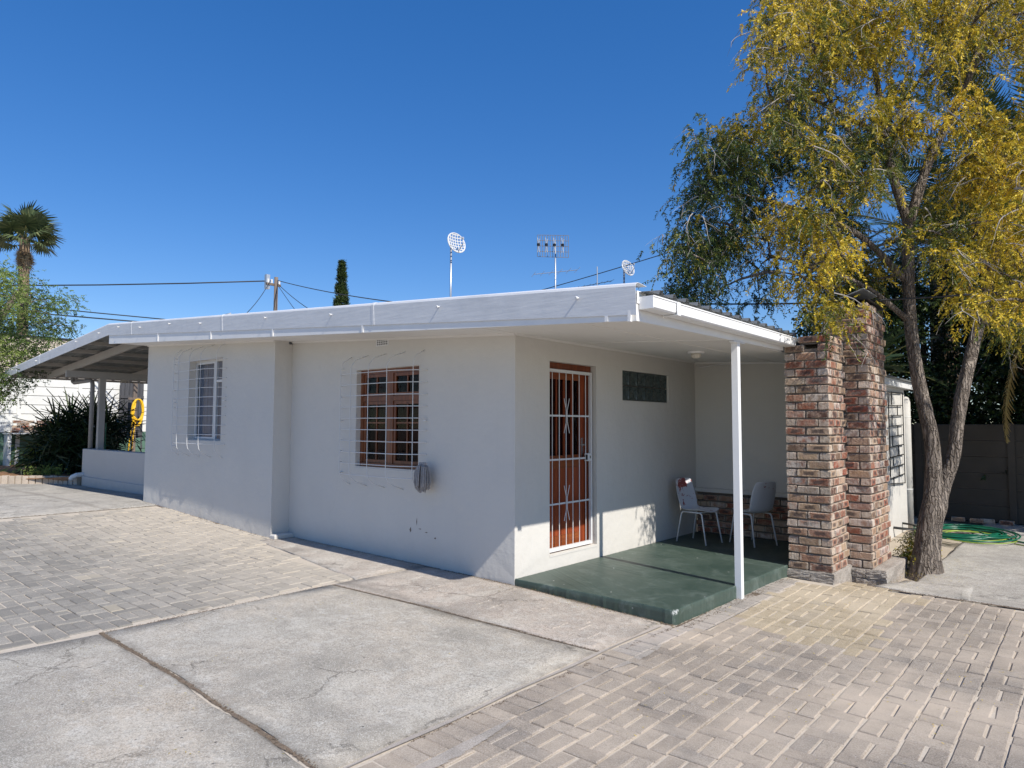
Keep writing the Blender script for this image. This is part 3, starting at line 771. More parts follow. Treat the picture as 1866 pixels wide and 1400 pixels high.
# verge: timber board and metal flashing
VY = lambda x: float(np.interp(x, [-9.5, 1.9], [-.765, -.775]))
vb = lambda x: float(np.interp(x, [-9.48, 1.85], [3.085, 2.405]))     # underside of the board
ct = lambda x: zr(x)+.056                                          # top of the flashing
chh = lambda x: float(np.interp(x, [-16.6, -9.5, 1.9], [.20, .23, .262]))
js = [1.845, 1.62, -1.62, -3.55, -5.3, -7.2, -9.44]
for i in range(len(js)-1):
    a, b = js[i], js[i+1]
    prof = lambda x: [(VY(x)+.022, vb(x)), (VY(x)+.042, vb(x)), (VY(x)+.042, ct(x)-.09), (VY(x)+.022, ct(x)-.09)]
    part('verge_board', MB().prism(prof, b+.003, a), M['board'], H)
    if i: part('cover_strip', MB().box(a-.014, a+.016, VY(a)+.012, VY(a)+.0215, vb(a)+.002, ct(a)-.12), M['board'], H)
part('board_end', MB().hexa([(1.822, VY(1.8)+.010, vb(1.85)-.004), (1.846, VY(1.8)+.010, vb(1.85)-.004), (1.846, VY(1.8)+.06, vb(1.85)-.004), (1.822, VY(1.8)+.06, vb(1.85)-.004), (1.822, VY(1.8)+.010, 2.56), (1.846, VY(1.8)+.010, 2.56), (1.846, VY(1.8)+.06, 2.56), (1.822, VY(1.8)+.06, 2.56)]), M['board'], H)
cj = [1.90, -1.43, -4.95, -8.35, -9.48, -13.75, -15.6, -16.6]
def capprof(x, o=0.0):
    t, h, y = ct(x)+o, chh(x), VY(x)-o
    out = [(-.60, t-.012), (y+.055, t), (y+.030, t-.003), (y+.008, t-.015), (y, t-.035), (y+.012, t-h)]
    inn = [(y_+.003, z_-.003) for y_, z_ in reversed(out)]; inn[0] = (out[-1][0]+.003, out[-1][1]); inn[-1] = (-.60, t-.016)
    return out+inn
for i in range(len(cj)-1):
    a, b = cj[i], cj[i+1]
    part('roof_flashing', MB().prism(lambda x: capprof(x, 0), b, a), M['cap'], H)
    if i and i != 4:
        part('flashing_lap', MB().prism(lambda x: capprof(x, .003), a-.012, a+.03), M['cap'], H)
for k, x in enumerate([1.35, -.35, -2.2, -3.7, -5.6, -6.7, -7.9, -8.9, -9.9, -11.2, -13.9, -15.9]):
    z = ct(x)-.10+.02*math.sin(k*3)
    part('roofing_screw', MB().tube([(x, VY(x)+.01, z), (x, VY(x)-.028, z-.006)], [.008, .008], 8).tube([(x, VY(x)-.024, z-.005), (x, VY(x)-.03, z-.006)], [.016, .012], 8), M['white_bar'], H)
part('flashing_bracket', MB().tube([(-4.86, -.67, ct(-4.9)+.02), (-4.88, -.73, ct(-4.9)-.01), (-4.9, -.73, ct(-4.9)-.13), (-4.93, -.71, ct(-4.9)-.36)], .012, 7).box(-4.97, -4.84, -.725, -.715, ct(-4.9)-.05, ct(-4.9)+.01), M['steel'], H)
# eave beam, gutter
part('eave_beam', MB().hexa([(1.848, -.735, 2.405), (1.885, -.735, 2.405), (1.885, 2.57, 2.452), (1.848, 2.57, 2.452), (1.848, -.735, 2.62), (1.885, -.735, 2.62), (1.885, 2.57, 2.62), (1.848, 2.57, 2.62)]), M['board'], H)
gp = lambda z0: [(1.895, z0+.012), (1.900, z0), (2.000, z0), (2.012, z0+.012), (2.016, z0+.088), (2.022, z0+.092), (2.022, z0+.102), (2.010, z0+.102), (2.006, z0+.014), (1.99, z0+.008), (1.905, z0+.008), (1.899, z0+.10), (1.893, z0+.10)]
for (a, b, z0) in ((-.70, -.30, 2.497), (-.295, 2.62, 2.493)):
    mb = MB(); pr = gp(z0); n = len(pr)
    mb.add([(x, a, z) for x, z in pr]+[(x, b, z+.0) for x, z in pr], [tuple(range(n)), tuple(reversed(range(n, 2*n)))]+[(i, n+i, n+(i+1) % n, (i+1) % n) for i in range(n)])
    part('gutter', mb, M['white_paint'], H)
part('gutter_end', MB().box(1.894, 2.018, -.706, -.7005, 2.498, 2.598), M['white_paint'], H)
part('gutter_joint', MB().box(1.898, 2.030, -.325, -.265, 2.487, 2.4925).box(2.0225, 2.030, -.325, -.265, 2.493, 2.597), M['white_paint'], H)
part('barge_block', MB().hexa([(1.70, -.735, 2.545), (1.893, -.735, 2.545), (1.893, -.60, 2.545), (1.70, -.60, 2.545), (1.70, -.735, 2.645), (1.893, -.735, 2.645), (1.893, -.60, 2.645), (1.70, -.60, 2.645)]), M['white_paint'], H)
# roof sheets
def roof_prof(y0, w, pitch=.2287):
    pts = []; n = round(w/pitch)
    for k in range(n):
        y = y0+k*pitch
        pts += [(y, 0), (y+.150, 0), (y+.170, .036), (y+.208, .036)]
    pts.append((y0+n*pitch, 0))
    return pts
ysheet = -.71
k = 0
while ysheet < 5.0:
    pr = roof_prof(ysheet, .686)
    xe = 1.99 if ysheet < 2.3 else 1.80
    xs_ = [xe, -9.48, -16.55]
    mb = MB(); n = len(pr)
    for x in xs_:
        for y, dz in pr: mb.v.append((x, y, zr(x)+dz-.018))
    for x in xs_:
        for y, dz in pr: mb.v.append((x, y, zr(x)+dz-.0192))
    m_ = len(xs_); o = m_*n
    for i in range(m_-1):
        for j in range(n-1):
            mb.f.append((i*n+j, i*n+j+1, (i+1)*n+j+1, (i+1)*n+j)); mb.f.append((o+i*n+j, o+(i+1)*n+j, o+(i+1)*n+j+1, o+i*n+j+1))
    for j in range(n-1):
        mb.f.append((j, o+j, o+j+1, j+1)); q = (m_-1)*n; mb.f.append((q+j, q+j+1, o+q+j+1, o+q+j))
    part('roof_sheet', mb, M['roof'], H)
    ysheet += .686; k += 1
# rafters and purlins of the side veranda
for y in (-.12, 1.6, 3.4):
    mb = MB(); zt = lambda x: zr(x)-.115; a, b = -8.80, -15.5
    xm = -9.48
    for (p, q) in ((a, xm), (xm, b)):
        mb.hexa([(q, y, zt(q)-.16), (p, y, zt(p)-.16), (p, y+.05, zt(p)-.16), (q, y+.05, zt(q)-.16), (q, y, zt(q)), (p, y, zt(p)), (p, y+.05, zt(p)), (q, y+.05, zt(q))])
    part('rafter', mb, M['timber_paint'], H)
for x in (-9.9, -11.0, -12.1, -13.2, -14.3, -15.35, -16.3):
    part('purlin', MB().box(x-.028, x+.028, VY(x)+.03, 5.4, zr(x)-.108, zr(x)-.034), M['timber_paint'], H)
part('verge_rafter', MB().hexa([(-16.5, -.61, zr(-16.5)-.20), (-9.5, -.61, zr(-9.5)-.20), (-9.5, -.575, zr(-9.5)-.20), (-16.5, -.575, zr(-16.5)-.20), (-16.5, -.61, zr(-16.5)-.11), (-9.5, -.61, zr(-9.5)-.11), (-9.5, -.575, zr(-9.5)-.11), (-16.5, -.575, zr(-16.5)-.11)]) if False else MB().box(-16.45, -16.40, -.6, 5.3, zr(-16.4)-.16, zr(-16.4)-.112), M['timber_paint'], H)
part('veranda_beam', MB().box(-13.47, -13.37, -.30, 5.2, 2.66, 2.81), M['timber_paint'], H)
part('veranda_post', MB().box(-13.49, -13.36, .40, .53, .95, 2.658, .0), M['timber_paint'], H)
part('veranda_wall', MB().box(-14.05, -8.792, .30, .52, -.2, .975, .01), M['white_wall2'], H)
part('veranda_plinth', MB().box(-13.9, -8.792, .262, .299, -.2, .32, .008), M['white_wall2'], H)
part('drain_spout', MB().tube([(-13.95, .31, .36), (-13.95, .16, .35), (-14.0, .09, .31), (-14.02, .06, .25)], [.055, .055, .055, .052], 12, False).tube([(-14.02, .06, .25), (-14.0, .09, .31), (-13.95, .16, .35), (-13.95, .31, .36)], [.046, .046, .046, .046], 12, False), M['white_bar'], H)
dp = part('downpipe', MB().tube([(-15.0, .30, 2.86), (-15.0, .30, 2.70), (-14.97, .30, 2.64), (-14.90, .31, 2.61), (-13.90, .36, 2.63), (-13.80, .365, 2.60), (-13.77, .37, 2.52), (-13.77, .37, .976)], .048, 12), M['pipe'], H, True)
for z in (2.35, 1.5): part('pipe_clip', MB().box(-13.83, -13.71, .415, .425, z, z+.03), M['steel'], dp)
part('rear_gutter', MB().box(-16.75, -16.62, -.6, 5.3, 2.78, 2.88), M['pipe'], H)
# air brick
ab = part('air_brick', MB().box(-2.335, -2.085, -.006, .0, 2.575, 2.672), M['white_bar'], H)
mb = MB()
for r in range(3):
    for c in range(6): x = -2.312+c*.036; z = 2.590+r*.026; mb.box(x, x+.020, -.0075, -.0058, z, z+.016)
part('air_hole', mb, M['black'], ab)
# paint scar, small scuffs on the wall
mb = MB()
for (x, z, w, h) in ((-1.63, .335, .018, .035), (-1.52, .44, .008, .05), (-1.46, .36, .03, .006), (-1.35, .33, .03, .006), (-1.2, .28, .02, .012)):
    mb.add([(x-w, -.0015, z), (x, -.0015, z-h), (x+w*.8, -.0015, z-h*.2), (x+w*.3, -.0015, z+h)], [(0, 1, 2, 3)])
part('paint_scar', mb, M['debris'], H)
# veranda post
part('stoep_post', MB().box(1.822, 1.887, 1.237, 1.302, gs(1.85, 1.27)-.02, 2.428, .0), M['white_paint'], H)
part('post_plate', MB().box(1.842, 1.9, 1.14, 1.40, 2.418, 2.4265), M['white_paint'], H)

# ------------------------------------------------------------------ door, gate
fx0, fx1 = -.20, -.085
fr = part('door_frame', MB().box(fx0, fx1, DY0, DY0+.065, DZ0, DZ1).box(fx0, fx1, DY1-.065, DY1, DZ0, DZ1).box(fx0, fx1, DY0+.065, DY1-.065, DZ1-.07, DZ1).box(fx0, fx1+.02, DY0+.065, DY1-.065, DZ0, DZ0+.035), M['frame'], H)
dy0, dy1, dz0, dz1 = DY0+.067, DY1-.067, DZ0+.037, DZ1-.072
door = part('door', MB().box(-.175, -.135, dy0, dy0+.10, dz0, dz1).box(-.175, -.135, dy1-.10, dy1, dz0, dz1), M['door'], H)
for za_, zb_ in ((dz1-.11, dz1), (1.08, 1.23), (dz0, dz0+.13)): part('rail', MB().box(-.174, -.136, dy0+.10, dy1-.10, za_, zb_), M['door_h'], door)
wj = (dy1-dy0-.2)/5
for k in range(5): part('plank', MB().box(-.170, -.146, dy0+.10+k*wj+.003, dy0+.10+(k+1)*wj-.003, dz0+.13, 1.08), M['door'], door)
part('pane', MB().box(-.160, -.156, dy0+.10, dy1-.10, 1.23, dz1-.11), M['glass_red'], door)
mb = MB()
for k in range(1, 4): y = dy0+.10+k*(dy1-dy0-.2)/4; mb.box(-.168, -.142, y-.010, y+.010, 1.23, dz1-.11)
part('glazing_bar', mb, M['door'], door)
part('door_handle', MB().box(-.135, -.128, dy1-.075, dy1-.035, 1.20, 1.43).tube([(-.128, dy1-.055, 1.35), (-.085, dy1-.055, 1.35), (-.080, dy1-.07, 1.35), (-.082, dy1-.17, 1.345)], .009, 8), M['chrome'], door)
gx = -.055
gy0, gy1, gz0, gz1 = DY0+.01, DY1-.04, DZ0+.02, DZ1-.08
gate = part('security_gate', MB().box(gx-.016, gx+.016, gy0, gy0+.018, gz0, gz1).box(gx-.016, gx+.016, gy1-.028, gy1, gz0, gz1).box(gx-.016, gx+.016, gy0+.028, gy1-.032, gz0, gz0+.04).box(gx-.016, gx+.016, gy0+.028, gy1-.032, gz1-.035, gz1), M['white_bar'], H)
nb = 6; gw = (gy1-gy0-.06)
gb = MB().tube([(0, 0, gz0+.03), (0, 0, gz1-.03)], .0050, 6).mesh('gate_bar', M['white_bar'])
for k in range(nb): put('gate_bar', gb, gate, (gx, gy0+.028+gw*(k+.62)/(nb+.25), 0))
for z in (.69, 1.19, 1.69): part('cross_bar', MB().box(gx-.008, gx-.003, gy0+.02, gy1-.02, z-.010, z+.010), M['white_bar'], gate)
ym = gy0+.028+gw*(2.62)/(nb+.25)
for zc0 in (.69, 1.69):
    for s in (-1, 1):
        part('scroll_bar', MB().tube([(gx+.010, ym+s*.052, zc0+.20), (gx+.010, ym+s*.030, zc0+.13), (gx+.010, ym+s*.010, zc0+.07), (gx+.010, ym+s*.008, zc0), (gx+.010, ym+s*.010, zc0-.07), (gx+.010, ym+s*.030, zc0-.13), (gx+.010, ym+s*.052, zc0-.20)], .0042, 6), M['white_bar'], gate)
part('gate_lock', MB().box(gx-.018, gx+.022, gy1-.115, gy1-.012, 1.155, 1.245, .004), M['white_bar'], gate)
part('keyhole', MB().box(gx+.0215, gx+.0235, gy1-.055, gy1-.040, 1.185, 1.215).box(gx-.012, gx+.0226, gy1-.118, gy1-.105, 1.17, 1.23), M['black'], gate)
part('door_sill', MB().box(-.21, .004, DY0+.0, DY1-.0, DZ0-.02, DZ0+.004), M['white_wall'], H)

# glass blocks
gbw = (GB[1]-GB[0])/6; gbh = (GB[3]-GB[2])/2
part('block_mortar', MB().box(-.10, -.045, GB[0]+.001, GB[1]-.001, GB[2]+.001, GB[3]-.001), M['mortar'], H)
mbk = MB()
w, h = gbw/2-.005, gbh/2-.005
mbk.add([(-.03, -w, -h), (-.03, w, -h), (-.03, w, h), (-.03, -w, h), (.012, -w, -h), (.012, w, -h), (.012, w, h), (.012, -w, h), (.002, -w*.82, -h*.82), (.002, w*.82, -h*.82), (.002, w*.82, h*.82), (.002, -w*.82, h*.82), (-.006, -w*.5, -h*.5), (-.006, w*.5, -h*.5), (-.006, w*.5, h*.5), (-.006, -w*.5, h*.5)],
        [(4, 5, 9, 8), (5, 6, 10, 9), (6, 7, 11, 10), (7, 4, 8, 11), (8, 9, 13, 12), (9, 10, 14, 13), (10, 11, 15, 14), (11, 8, 12, 15), (12, 13, 14, 15), (0, 1, 5, 4), (1, 2, 6, 5), (2, 3, 7, 6), (3, 0, 4, 7)])
gm = mbk.mesh('glass_block', M['gblock'], False)
for r in range(2):
    for c in range(6): put('glass_block', gm, H, (-.035, GB[0]+gbw*(c+.5), GB[2]+gbh*(r+.5)))

# ------------------------------------------------------------------ window 2 (varnished timber)
x0, x1, z0, z1 = W2; yy = .075
wf = part('window', MB().box(x0, x0+.055, yy, yy+.09, z0, z1).box(x1-.055, x1, yy, yy+.09, z0, z1).box(x0+.055, x1-.055, yy, yy+.09, z1-.055, z1).box(x0+.055, x1-.055, yy-.02, yy+.09, z0, z0+.06), M['winwood'], H)
xm = (x0+x1)/2; zt_ = z0+(z1-z0)*.70
part('mullion', MB().box(xm-.045, xm+.045, yy+.001, yy+.088, z0+.06, z1-.055), M['winwood'], wf)
for (a, b) in ((x0+.055, xm-.045), (xm+.045, x1-.055)):
    part('transom', MB().box(a, b, yy+.002, yy+.087, zt_-.03, zt_+.03), M['winwood'], wf)
    for (c, d) in ((z0+.06, zt_-.03), (zt_+.03, z1-.055)):
        part('sash', MB().box(a+.003, a+.043, yy+.012, yy+.055, c+.003, d-.003).box(b-.043, b-.003, yy+.012, yy+.055, c+.003, d-.003).box(a+.043, b-.043, yy+.012, yy+.055, d-.043, d-.003).box(a+.043, b-.043, yy+.012, yy+.055, c+.003, c+.043), M['winwood'], wf)
        mb = MB(); mb.box((a+b)/2-.009, (a+b)/2+.009, yy+.018, yy+.045, c+.043, d-.043)
        if d-c > .5:
            for q in (1, 2): zz = lerp(c+.04, d-.04, q/3); mb.box(a+.043, b-.043, yy+.019, yy+.044, zz-.009, zz+.009)
        part('glazing_bar', mb, M['winwood'], wf)
        part('pane', MB().box(a+.043, b-.043, yy+.030, yy+.033, c+.043, d-.043), M['glass_red'], wf)
part('window_sill', MB().box(x0, x1, .002, yy+.09, z0-.001, z0+.012), M['white_wall'], wf)
wf2 = wf
# window 1 (white steel)
x0, x1, z0, z1 = W1; yy = -.28+.12
wf = part('window', MB().box(x0, x0+.03, yy, yy+.03, z0, z1).box(x1-.03, x1, yy, yy+.03, z0, z1).box(x0+.03, x1-.03, yy, yy+.03, z1-.03, z1).box(x0+.03, x1-.03, yy, yy+.03, z0, z0+.03), M['white_bar'], H)
xm = -6.33
part('mullion', MB().box(xm-.028, xm+.028, yy-.004, yy+.034, z0+.03, z1-.03), M['white_bar'], wf)
part('transom', MB().box(xm+.028, x1-.03, yy-.002, yy+.032, 2.265, 2.305), M['white_bar'], wf)
part('sash', MB().box(x0+.032, x0+.055, yy-.008, yy+.02, z0+.032, z1-.032).box(xm-.055, xm-.03, yy-.008, yy+.02, z0+.032, z1-.032).box(x0+.055, xm-.055, yy-.008, yy+.02, z1-.055, z1-.032).box(x0+.055, xm-.055, yy-.008, yy+.02, z0+.032, z0+.058), M['white_bar'], wf)
part('pane', MB().box(x0+.03, xm-.028, yy+.012, yy+.015, z0+.03, z1-.03), M['glass'], wf)
part('pane', MB().box(xm+.028, x1-.03, yy+.012, yy+.015, z0+.03, z1-.03), M['glass'], wf)
part('window_sill', MB().hexa([(x0, -.278, z0-.001), (x1, -.278, z0-.001), (x1, yy, z0-.001), (x0, yy, z0-.001), (x0, -.278, z0+.004), (x1, -.278, z0+.004), (x1, yy, z0+.03), (x0, yy, z0+.03)]), M['white_wall'], wf)
def curtain(parent, axis, at, a, b, za, zb2, amp, n, mat):
    mb = MB()
    for i in range(n+1):
        u = lerp(a, b, i/n); d = at+amp*math.sin(i*1.15)+amp*.6*math.sin(i*.47+1)
        for z in (za, zb2): mb.v.append((u, d, z) if axis == 'y' else (d, u, z))
    mb.f = [(2*i, 2*i+2, 2*i+3, 2*i+1) for i in range(n)]
    return part('curtain', mb, mat, parent, True)
curtain(wf, 'y', yy+.05, W1[0], W1[1], W1[2], W1[3], .016, 90, M['curtain'])
curtain(wf2, 'y', .28, W2[0], W2[1], W2[2], W2[3], .03, 70, M['curtain_red'])
curtain(door, 'x', -.235, DY0+.05, DY1-.05, 1.0, 2.25, .014, 60, M['curtain_red'])
# dark room shells behind the openings
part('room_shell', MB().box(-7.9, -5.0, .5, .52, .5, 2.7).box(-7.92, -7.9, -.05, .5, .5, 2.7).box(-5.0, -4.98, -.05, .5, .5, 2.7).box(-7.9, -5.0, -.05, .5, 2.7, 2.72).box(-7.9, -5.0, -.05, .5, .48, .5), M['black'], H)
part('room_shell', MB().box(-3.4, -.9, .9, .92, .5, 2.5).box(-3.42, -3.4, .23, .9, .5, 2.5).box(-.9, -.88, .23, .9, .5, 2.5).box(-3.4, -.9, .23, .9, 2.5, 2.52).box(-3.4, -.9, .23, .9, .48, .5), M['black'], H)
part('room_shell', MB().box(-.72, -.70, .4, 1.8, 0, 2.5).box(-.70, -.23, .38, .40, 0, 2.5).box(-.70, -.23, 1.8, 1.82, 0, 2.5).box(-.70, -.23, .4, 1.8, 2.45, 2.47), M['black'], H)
# burglar bars (bulging grilles)
def grille(xv, zh, yw, bulge, xl, xr, zb_, zt2, cz):
    root = part('burglar_bars', MB().tube([(xr, yw, cz), (xr, yw-.03, cz), (xr-.02, yw-.045, cz)], .008, 6).tube([(xl, yw, cz), (xl, yw-.05, cz)], .008, 6).tube([(xl, yw, zb_+.15), (xl, yw-.05, zb_+.15)], .008, 6).tube([(xl, yw, zt2-.15), (xl, yw-.05, zt2-.15)], .008, 6), M['white_bar'], H)
    def by(x): 
        t = min(x-xl, xr-x); return -bulge*min(1, max(0, t/.38))**.5
    def bz(z):
        t = min(z-zb_, zt2-z); return min(1, max(0, t/.16))**.45
    for z in zh:
        pts = [(xl+(xr-xl)*i/22, yw+min(-.012, by(xl+(xr-xl)*i/22)*bz(z)), z) for i in range(23)]
        pts = [(xl+.0, yw+.0, z)]+pts[0:]+[(xr, yw, z)]
        part('bar', MB().tube(pts[1:], .0050, 6), M['white_bar'], root, True)
    for x in xv:
        pts = []
        for i in range(27):
            z = zb_+(zt2-zb_)*i/26; pts.append((x, yw+min(-.008, (by(x)-.011)*bz(z)), z))
        pts[0] = (x+.06, yw-.004, zb_+.0); pts[-1] = (x+.06, yw-.004, zt2)
        part('bar', MB().tube(pts, .0050, 6), M['white_bar'], root, True)
grille([-2.90, -2.55, -2.19, -1.83, -1.47], [.95+.142*i for i in range(10)], 0, .22, -3.02, -1.36, .80, 2.47, 1.63)
grille([-7.42, -7.02, -6.62, -6.22, -5.84], [1.265+.149*i for i in range(10)], -.28, .18, -7.52, -5.72, 1.05, 2.86, 1.95)

# ceiling light, cable
t = thing('bulkhead_light', 'small round bulkhead light with bare glass under the stoep ceiling', 'light', (.89, 2.39, zc(.89)-.001))
part('base', MB().tube([(.89, 2.39, zc(.89)-.001), (.89, 2.39, zc(.89)-.025)], [.105, .10], 20), M['white_paint'], t)
part('glass', MB().tube([(.89, 2.39, zc(.89)-.025), (.89, 2.39, zc(.89)-.055), (.89, 2.39, zc(.89)-.078), (.89, 2.39, zc(.89)-.088)], [.060, .062, .05, .02], 16), M['lamp_glass'], t, True)
pts = [(.05, 4.185, 2.50), (.10, 4.18, 2.46), (.35, 4.18, 2.485), (.9, 4.18, 2.475), (1.25, 4.18, 2.47), (1.5, 4.17, 2.44), (1.75, 4.16, 2.47)]
solo('loose_cable', MB().tube(pts, .006, 5).tube([(1.15, 4.18, 2.52), (1.25, 4.17, 2.475), (1.45, 4.17, 2.42), (1.6, 4.17, 2.36), (1.7, 4.17, 2.38), (1.72, 4.17, 2.45)], .005, 5), M['white_paint'], 'loose white cable along the top of the stoep back wall', 'cable', True)

# ================================================================== BRICK PILLAR AND CHIMNEY
def fill(a, b):
    """split a run into stretchers and cut bricks: list of (centre, length)"""
    out = []; x = a; J = .012
    while b-x > .03:
        L = min(.214, b-x)
        if .214 < b-x < .26: L = b-x
        out.append((x+L/2, L)); x += L+J
    return out
def column(root, X0, X1, YY0, YY1, zb, n, skip=lambda side, c, u: False, seed=0):
    D = .106; J = .012
    for c in range(n):
        z = zb+(c+.5)*CO-.005
        A = (c+seed) % 2 == 0
        rows = []
        if A:
            rows += [('f', u, L) for u, L in fill(X0, X1)]+[('b', u, L) for u, L in fill(X0, X1)]
            rows += [(s, u, L) for s in 'lr' for u, L in fill(YY0+D+J, YY1-D-J)]
        else:
            rows += [('f', u, L) for u, L in fill(X0+D+J, X1-D-J)]+[('b', u, L) for u, L in fill(X0+D+J, X1-D-J)]
            rows += [(s, u, L) for s in 'lr' for u, L in fill(YY0, YY1)]
        for s, u, L in rows:
            if skip(s, c, u): continue
            big = L > .16; me = rnd.choice(BR if big else BH); sc = (L-.0)/(.214 if big else .102)
            pos = {'f': (u, YY0+D/2, z), 'b': (u, YY1-D/2, z), 'l': (X0+D/2, u, z), 'r': (X1-D/2, u, z)}[s]
            j = lambda q=.0042: rnd.uniform(-q, q)
            o = put('brick', me, root, (pos[0]+j(), pos[1]+j(), pos[2]+j(.002)), (0 if s in 'fb' else math.pi/2)+(math.pi if rnd.random() < .5 else 0)+j(.012))
            o.scale = (sc*rnd.uniform(.965, 1.0), 1, rnd.uniform(1.04, 1.15)); o.rotation_euler.y = rnd.uniform(-.012, .012)
def rough_core(name, x0, x1, y0, y1, z0, z1, root, mat=None, jit=.004):
    o = part(name, MB().box(x0, x1, y0, y1, z0, z1), mat or M['mortar'], root); bevel_mesh(o, 0, 1, jit, 4); return o
PIL = thing('brick_pillar', 'lower clinker brick pillar with a hole near its top, beside the green stoep', 'pillar', (2.12, 2.95, -.13))
column(PIL, 1.885, 2.355, 2.60, 3.285, -.03, 26, lambda s, c, u: s == 'b')
rough_core('mortar_core', 1.907, 2.333, 2.622, 3.29, -.1, 2.46, PIL)
z = -.03+26.5*CO-.006
for (x, me, rz) in ((1.992, BR[0], 0), (2.303, BH[1], 0)): put('brick', me, PIL, (x, 2.655, z), rz)
for (x, y) in ((2.303, 2.83), (2.303, 3.05), (1.94, 2.83), (1.94, 3.05)): put('brick', rnd.choice(BR), PIL, (x, y, z), math.pi/2)
z += CO
for (x, L) in ((2.150, 0), (2.300, 1)): put('brick', (BR[2], BH[3])[L], PIL, (x, 2.665, z+.006), .02)
for (x, y) in ((2.30, 2.84), (2.30, 3.06), (2.10, 2.85), (2.10, 3.07)): put('brick', rnd.choice(BR), PIL, (x, y, z+.004), math.pi/2)
part('mortar_bed', MB().box(2.06, 2.345, 2.63, 3.28, z-.05, z-.036).box(2.00, 2.34, 2.83, 3.28, z-.14, z-.03), M['mortar'], PIL)
def footing(name, root, x0, x1, y0, y1, z0, z1, ny=2):
    w = (x1-x0)/ny
    o = part(name, MB().box(x0, x1, y0, y1, z0, z1, .012), M['footing'], root); bevel_mesh(o, 0, 1, .006, 4)
footing('footing', PIL, 1.875, 2.372, 2.585, 3.29, -.4, -.032)
mb = MB(); footing('footing_block', PIL, 1.872, 2.12, 2.572, 2.60, -.125, -.055); footing('footing_block', PIL, 2.13, 2.368, 2.575, 2.60, -.145, -.050)
CH = thing('brick_chimney', 'tall clinker brick chimney rising behind the lower pillar, next to the tree trunk', 'chimney', (2.37, 3.75, -.13))
column(CH, 2.130, 2.600, 3.29, 4.205, -.055, 32, lambda s, c, u: s == 'b' or (s == 'l' and c < 25) or (s == 'f' and c < 26 and u < 2.34), seed=1)
rough_core('mortar_core', 2.152, 2.578, 3.312, 4.21, -.1, 3.0, CH)
z = -.055+32.5*CO-.006
for (x, y, rz) in ((2.24, 3.345, .02), (2.54, 3.46, math.pi/2+.05), (2.54, 3.70, math.pi/2), (2.19, 3.6, math.pi/2)): put('brick', rnd.choice(BR), CH, (x, y, z), rz)
footing('footing', CH, 2.30, 2.735, 3.275, 4.42, -.42, -.062)
footing('footing_block', CH, 2.375, 2.52, 3.258, 3.29, -.155, -.075); footing('footing_block', CH, 2.53, 2.737, 3.257, 3.29, -.160, -.08); footing('footing_block', CH, 2.42, 2.63, 3.257, 3.29, -.27, -.17)
cap = part('chimney_cap', MB().hexa([(2.15, 3.28, 3.10), (2.62, 3.30, 3.075), (2.63, 4.2, 3.05), (2.15, 4.2, 3.09), (2.15, 3.28, 3.106), (2.62, 3.30, 3.081), (2.63, 4.2, 3.056), (2.15, 4.2, 3.096)]), M['black'], CH)
part('cap_plate', MB().hexa([(2.30, 3.32, 3.11), (2.58, 3.30, 3.20), (2.60, 3.85, 3.18), (2.32, 3.85, 3.11), (2.30, 3.32, 3.125), (2.58, 3.30, 3.212), (2.60, 3.85, 3.192), (2.32, 3.85, 3.125)]), M['steel'], cap)

# ================================================================== CHAIRS
def chair(x, y, rz, label, mat):
    t = thing('plastic_chair', label, 'chair', (0, 0, 0), 'chairs on the stoep')
    # shell: one swept seat and back, local frame: facing +x
    prof = [(.225, .425), (.20, .440), (.12, .437), (.02, .428), (-.08, .424), (-.145, .440), (-.180, .490), (-.198, .56), (-.222, .66), (-.248, .76), (-.268, .835), (-.272, .85)]
    wd = [.17, .20, .215, .22, .215, .205, .205, .215, .215, .205, .185, .15]
    mb = MB(); n = 9
    for (px, pz), w in zip(prof, wd):
        for j in range(n):
            s = (j/(n-1)*2-1); e = abs(s)**3
            seat = pz < .45
            mb.v.append((px+(0 if seat else .035*e), w*s, pz+(.022*e if seat else 0)-(.012*(1-abs(s)) if seat else 0)))
    for i in range(len(prof)-1):
        for j in range(n-1): a = i*n+j; mb.f.append((a, a+n, a+n+1, a+1))
    sh = part('shell', mb, mat, t, True)
    sh.modifiers.new('thick', 'SOLIDIFY').thickness = .009
    sb = sh.modifiers.new('smooth', 'SUBSURF'); sb.levels = 1; sb.render_levels = 1
    for q in (-.17, .17): part('side_rail', MB().tube([(.16, q, .412), (-.13, q, .412)], .010, 8), M['chair_leg'], t, True)
    part('cross_rail', MB().tube([(.12, -.17, .410), (.12, .17, .410)], .008, 6), M['chair_leg'], t, True)
    for sx, sy in ((1, -1), (1, 1), (-1, -1), (-1, 1)):
        lx = .16 if sx > 0 else -.13
        part('leg', MB().tube([(lx-.03*sx, .17*sy, .412), (lx, .172*sy, .405), (lx+.015*sx, .175*sy, .385), (lx+.085*sx, .195*sy, .0)], .0105, 8), M['chair_leg'], t, True)
    t.location = (x, y, 0); t.rotation_euler = (0, 0, rz); return t
chair(.42, 3.37, R(-8), 'white plastic chair with red chipped backrest, facing sideways in the stoep corner', M['chair'])
chair(1.06, 3.70, R(155), 'white plastic chair seen from behind, between the white post and the brick pillar', M['chair_b'])

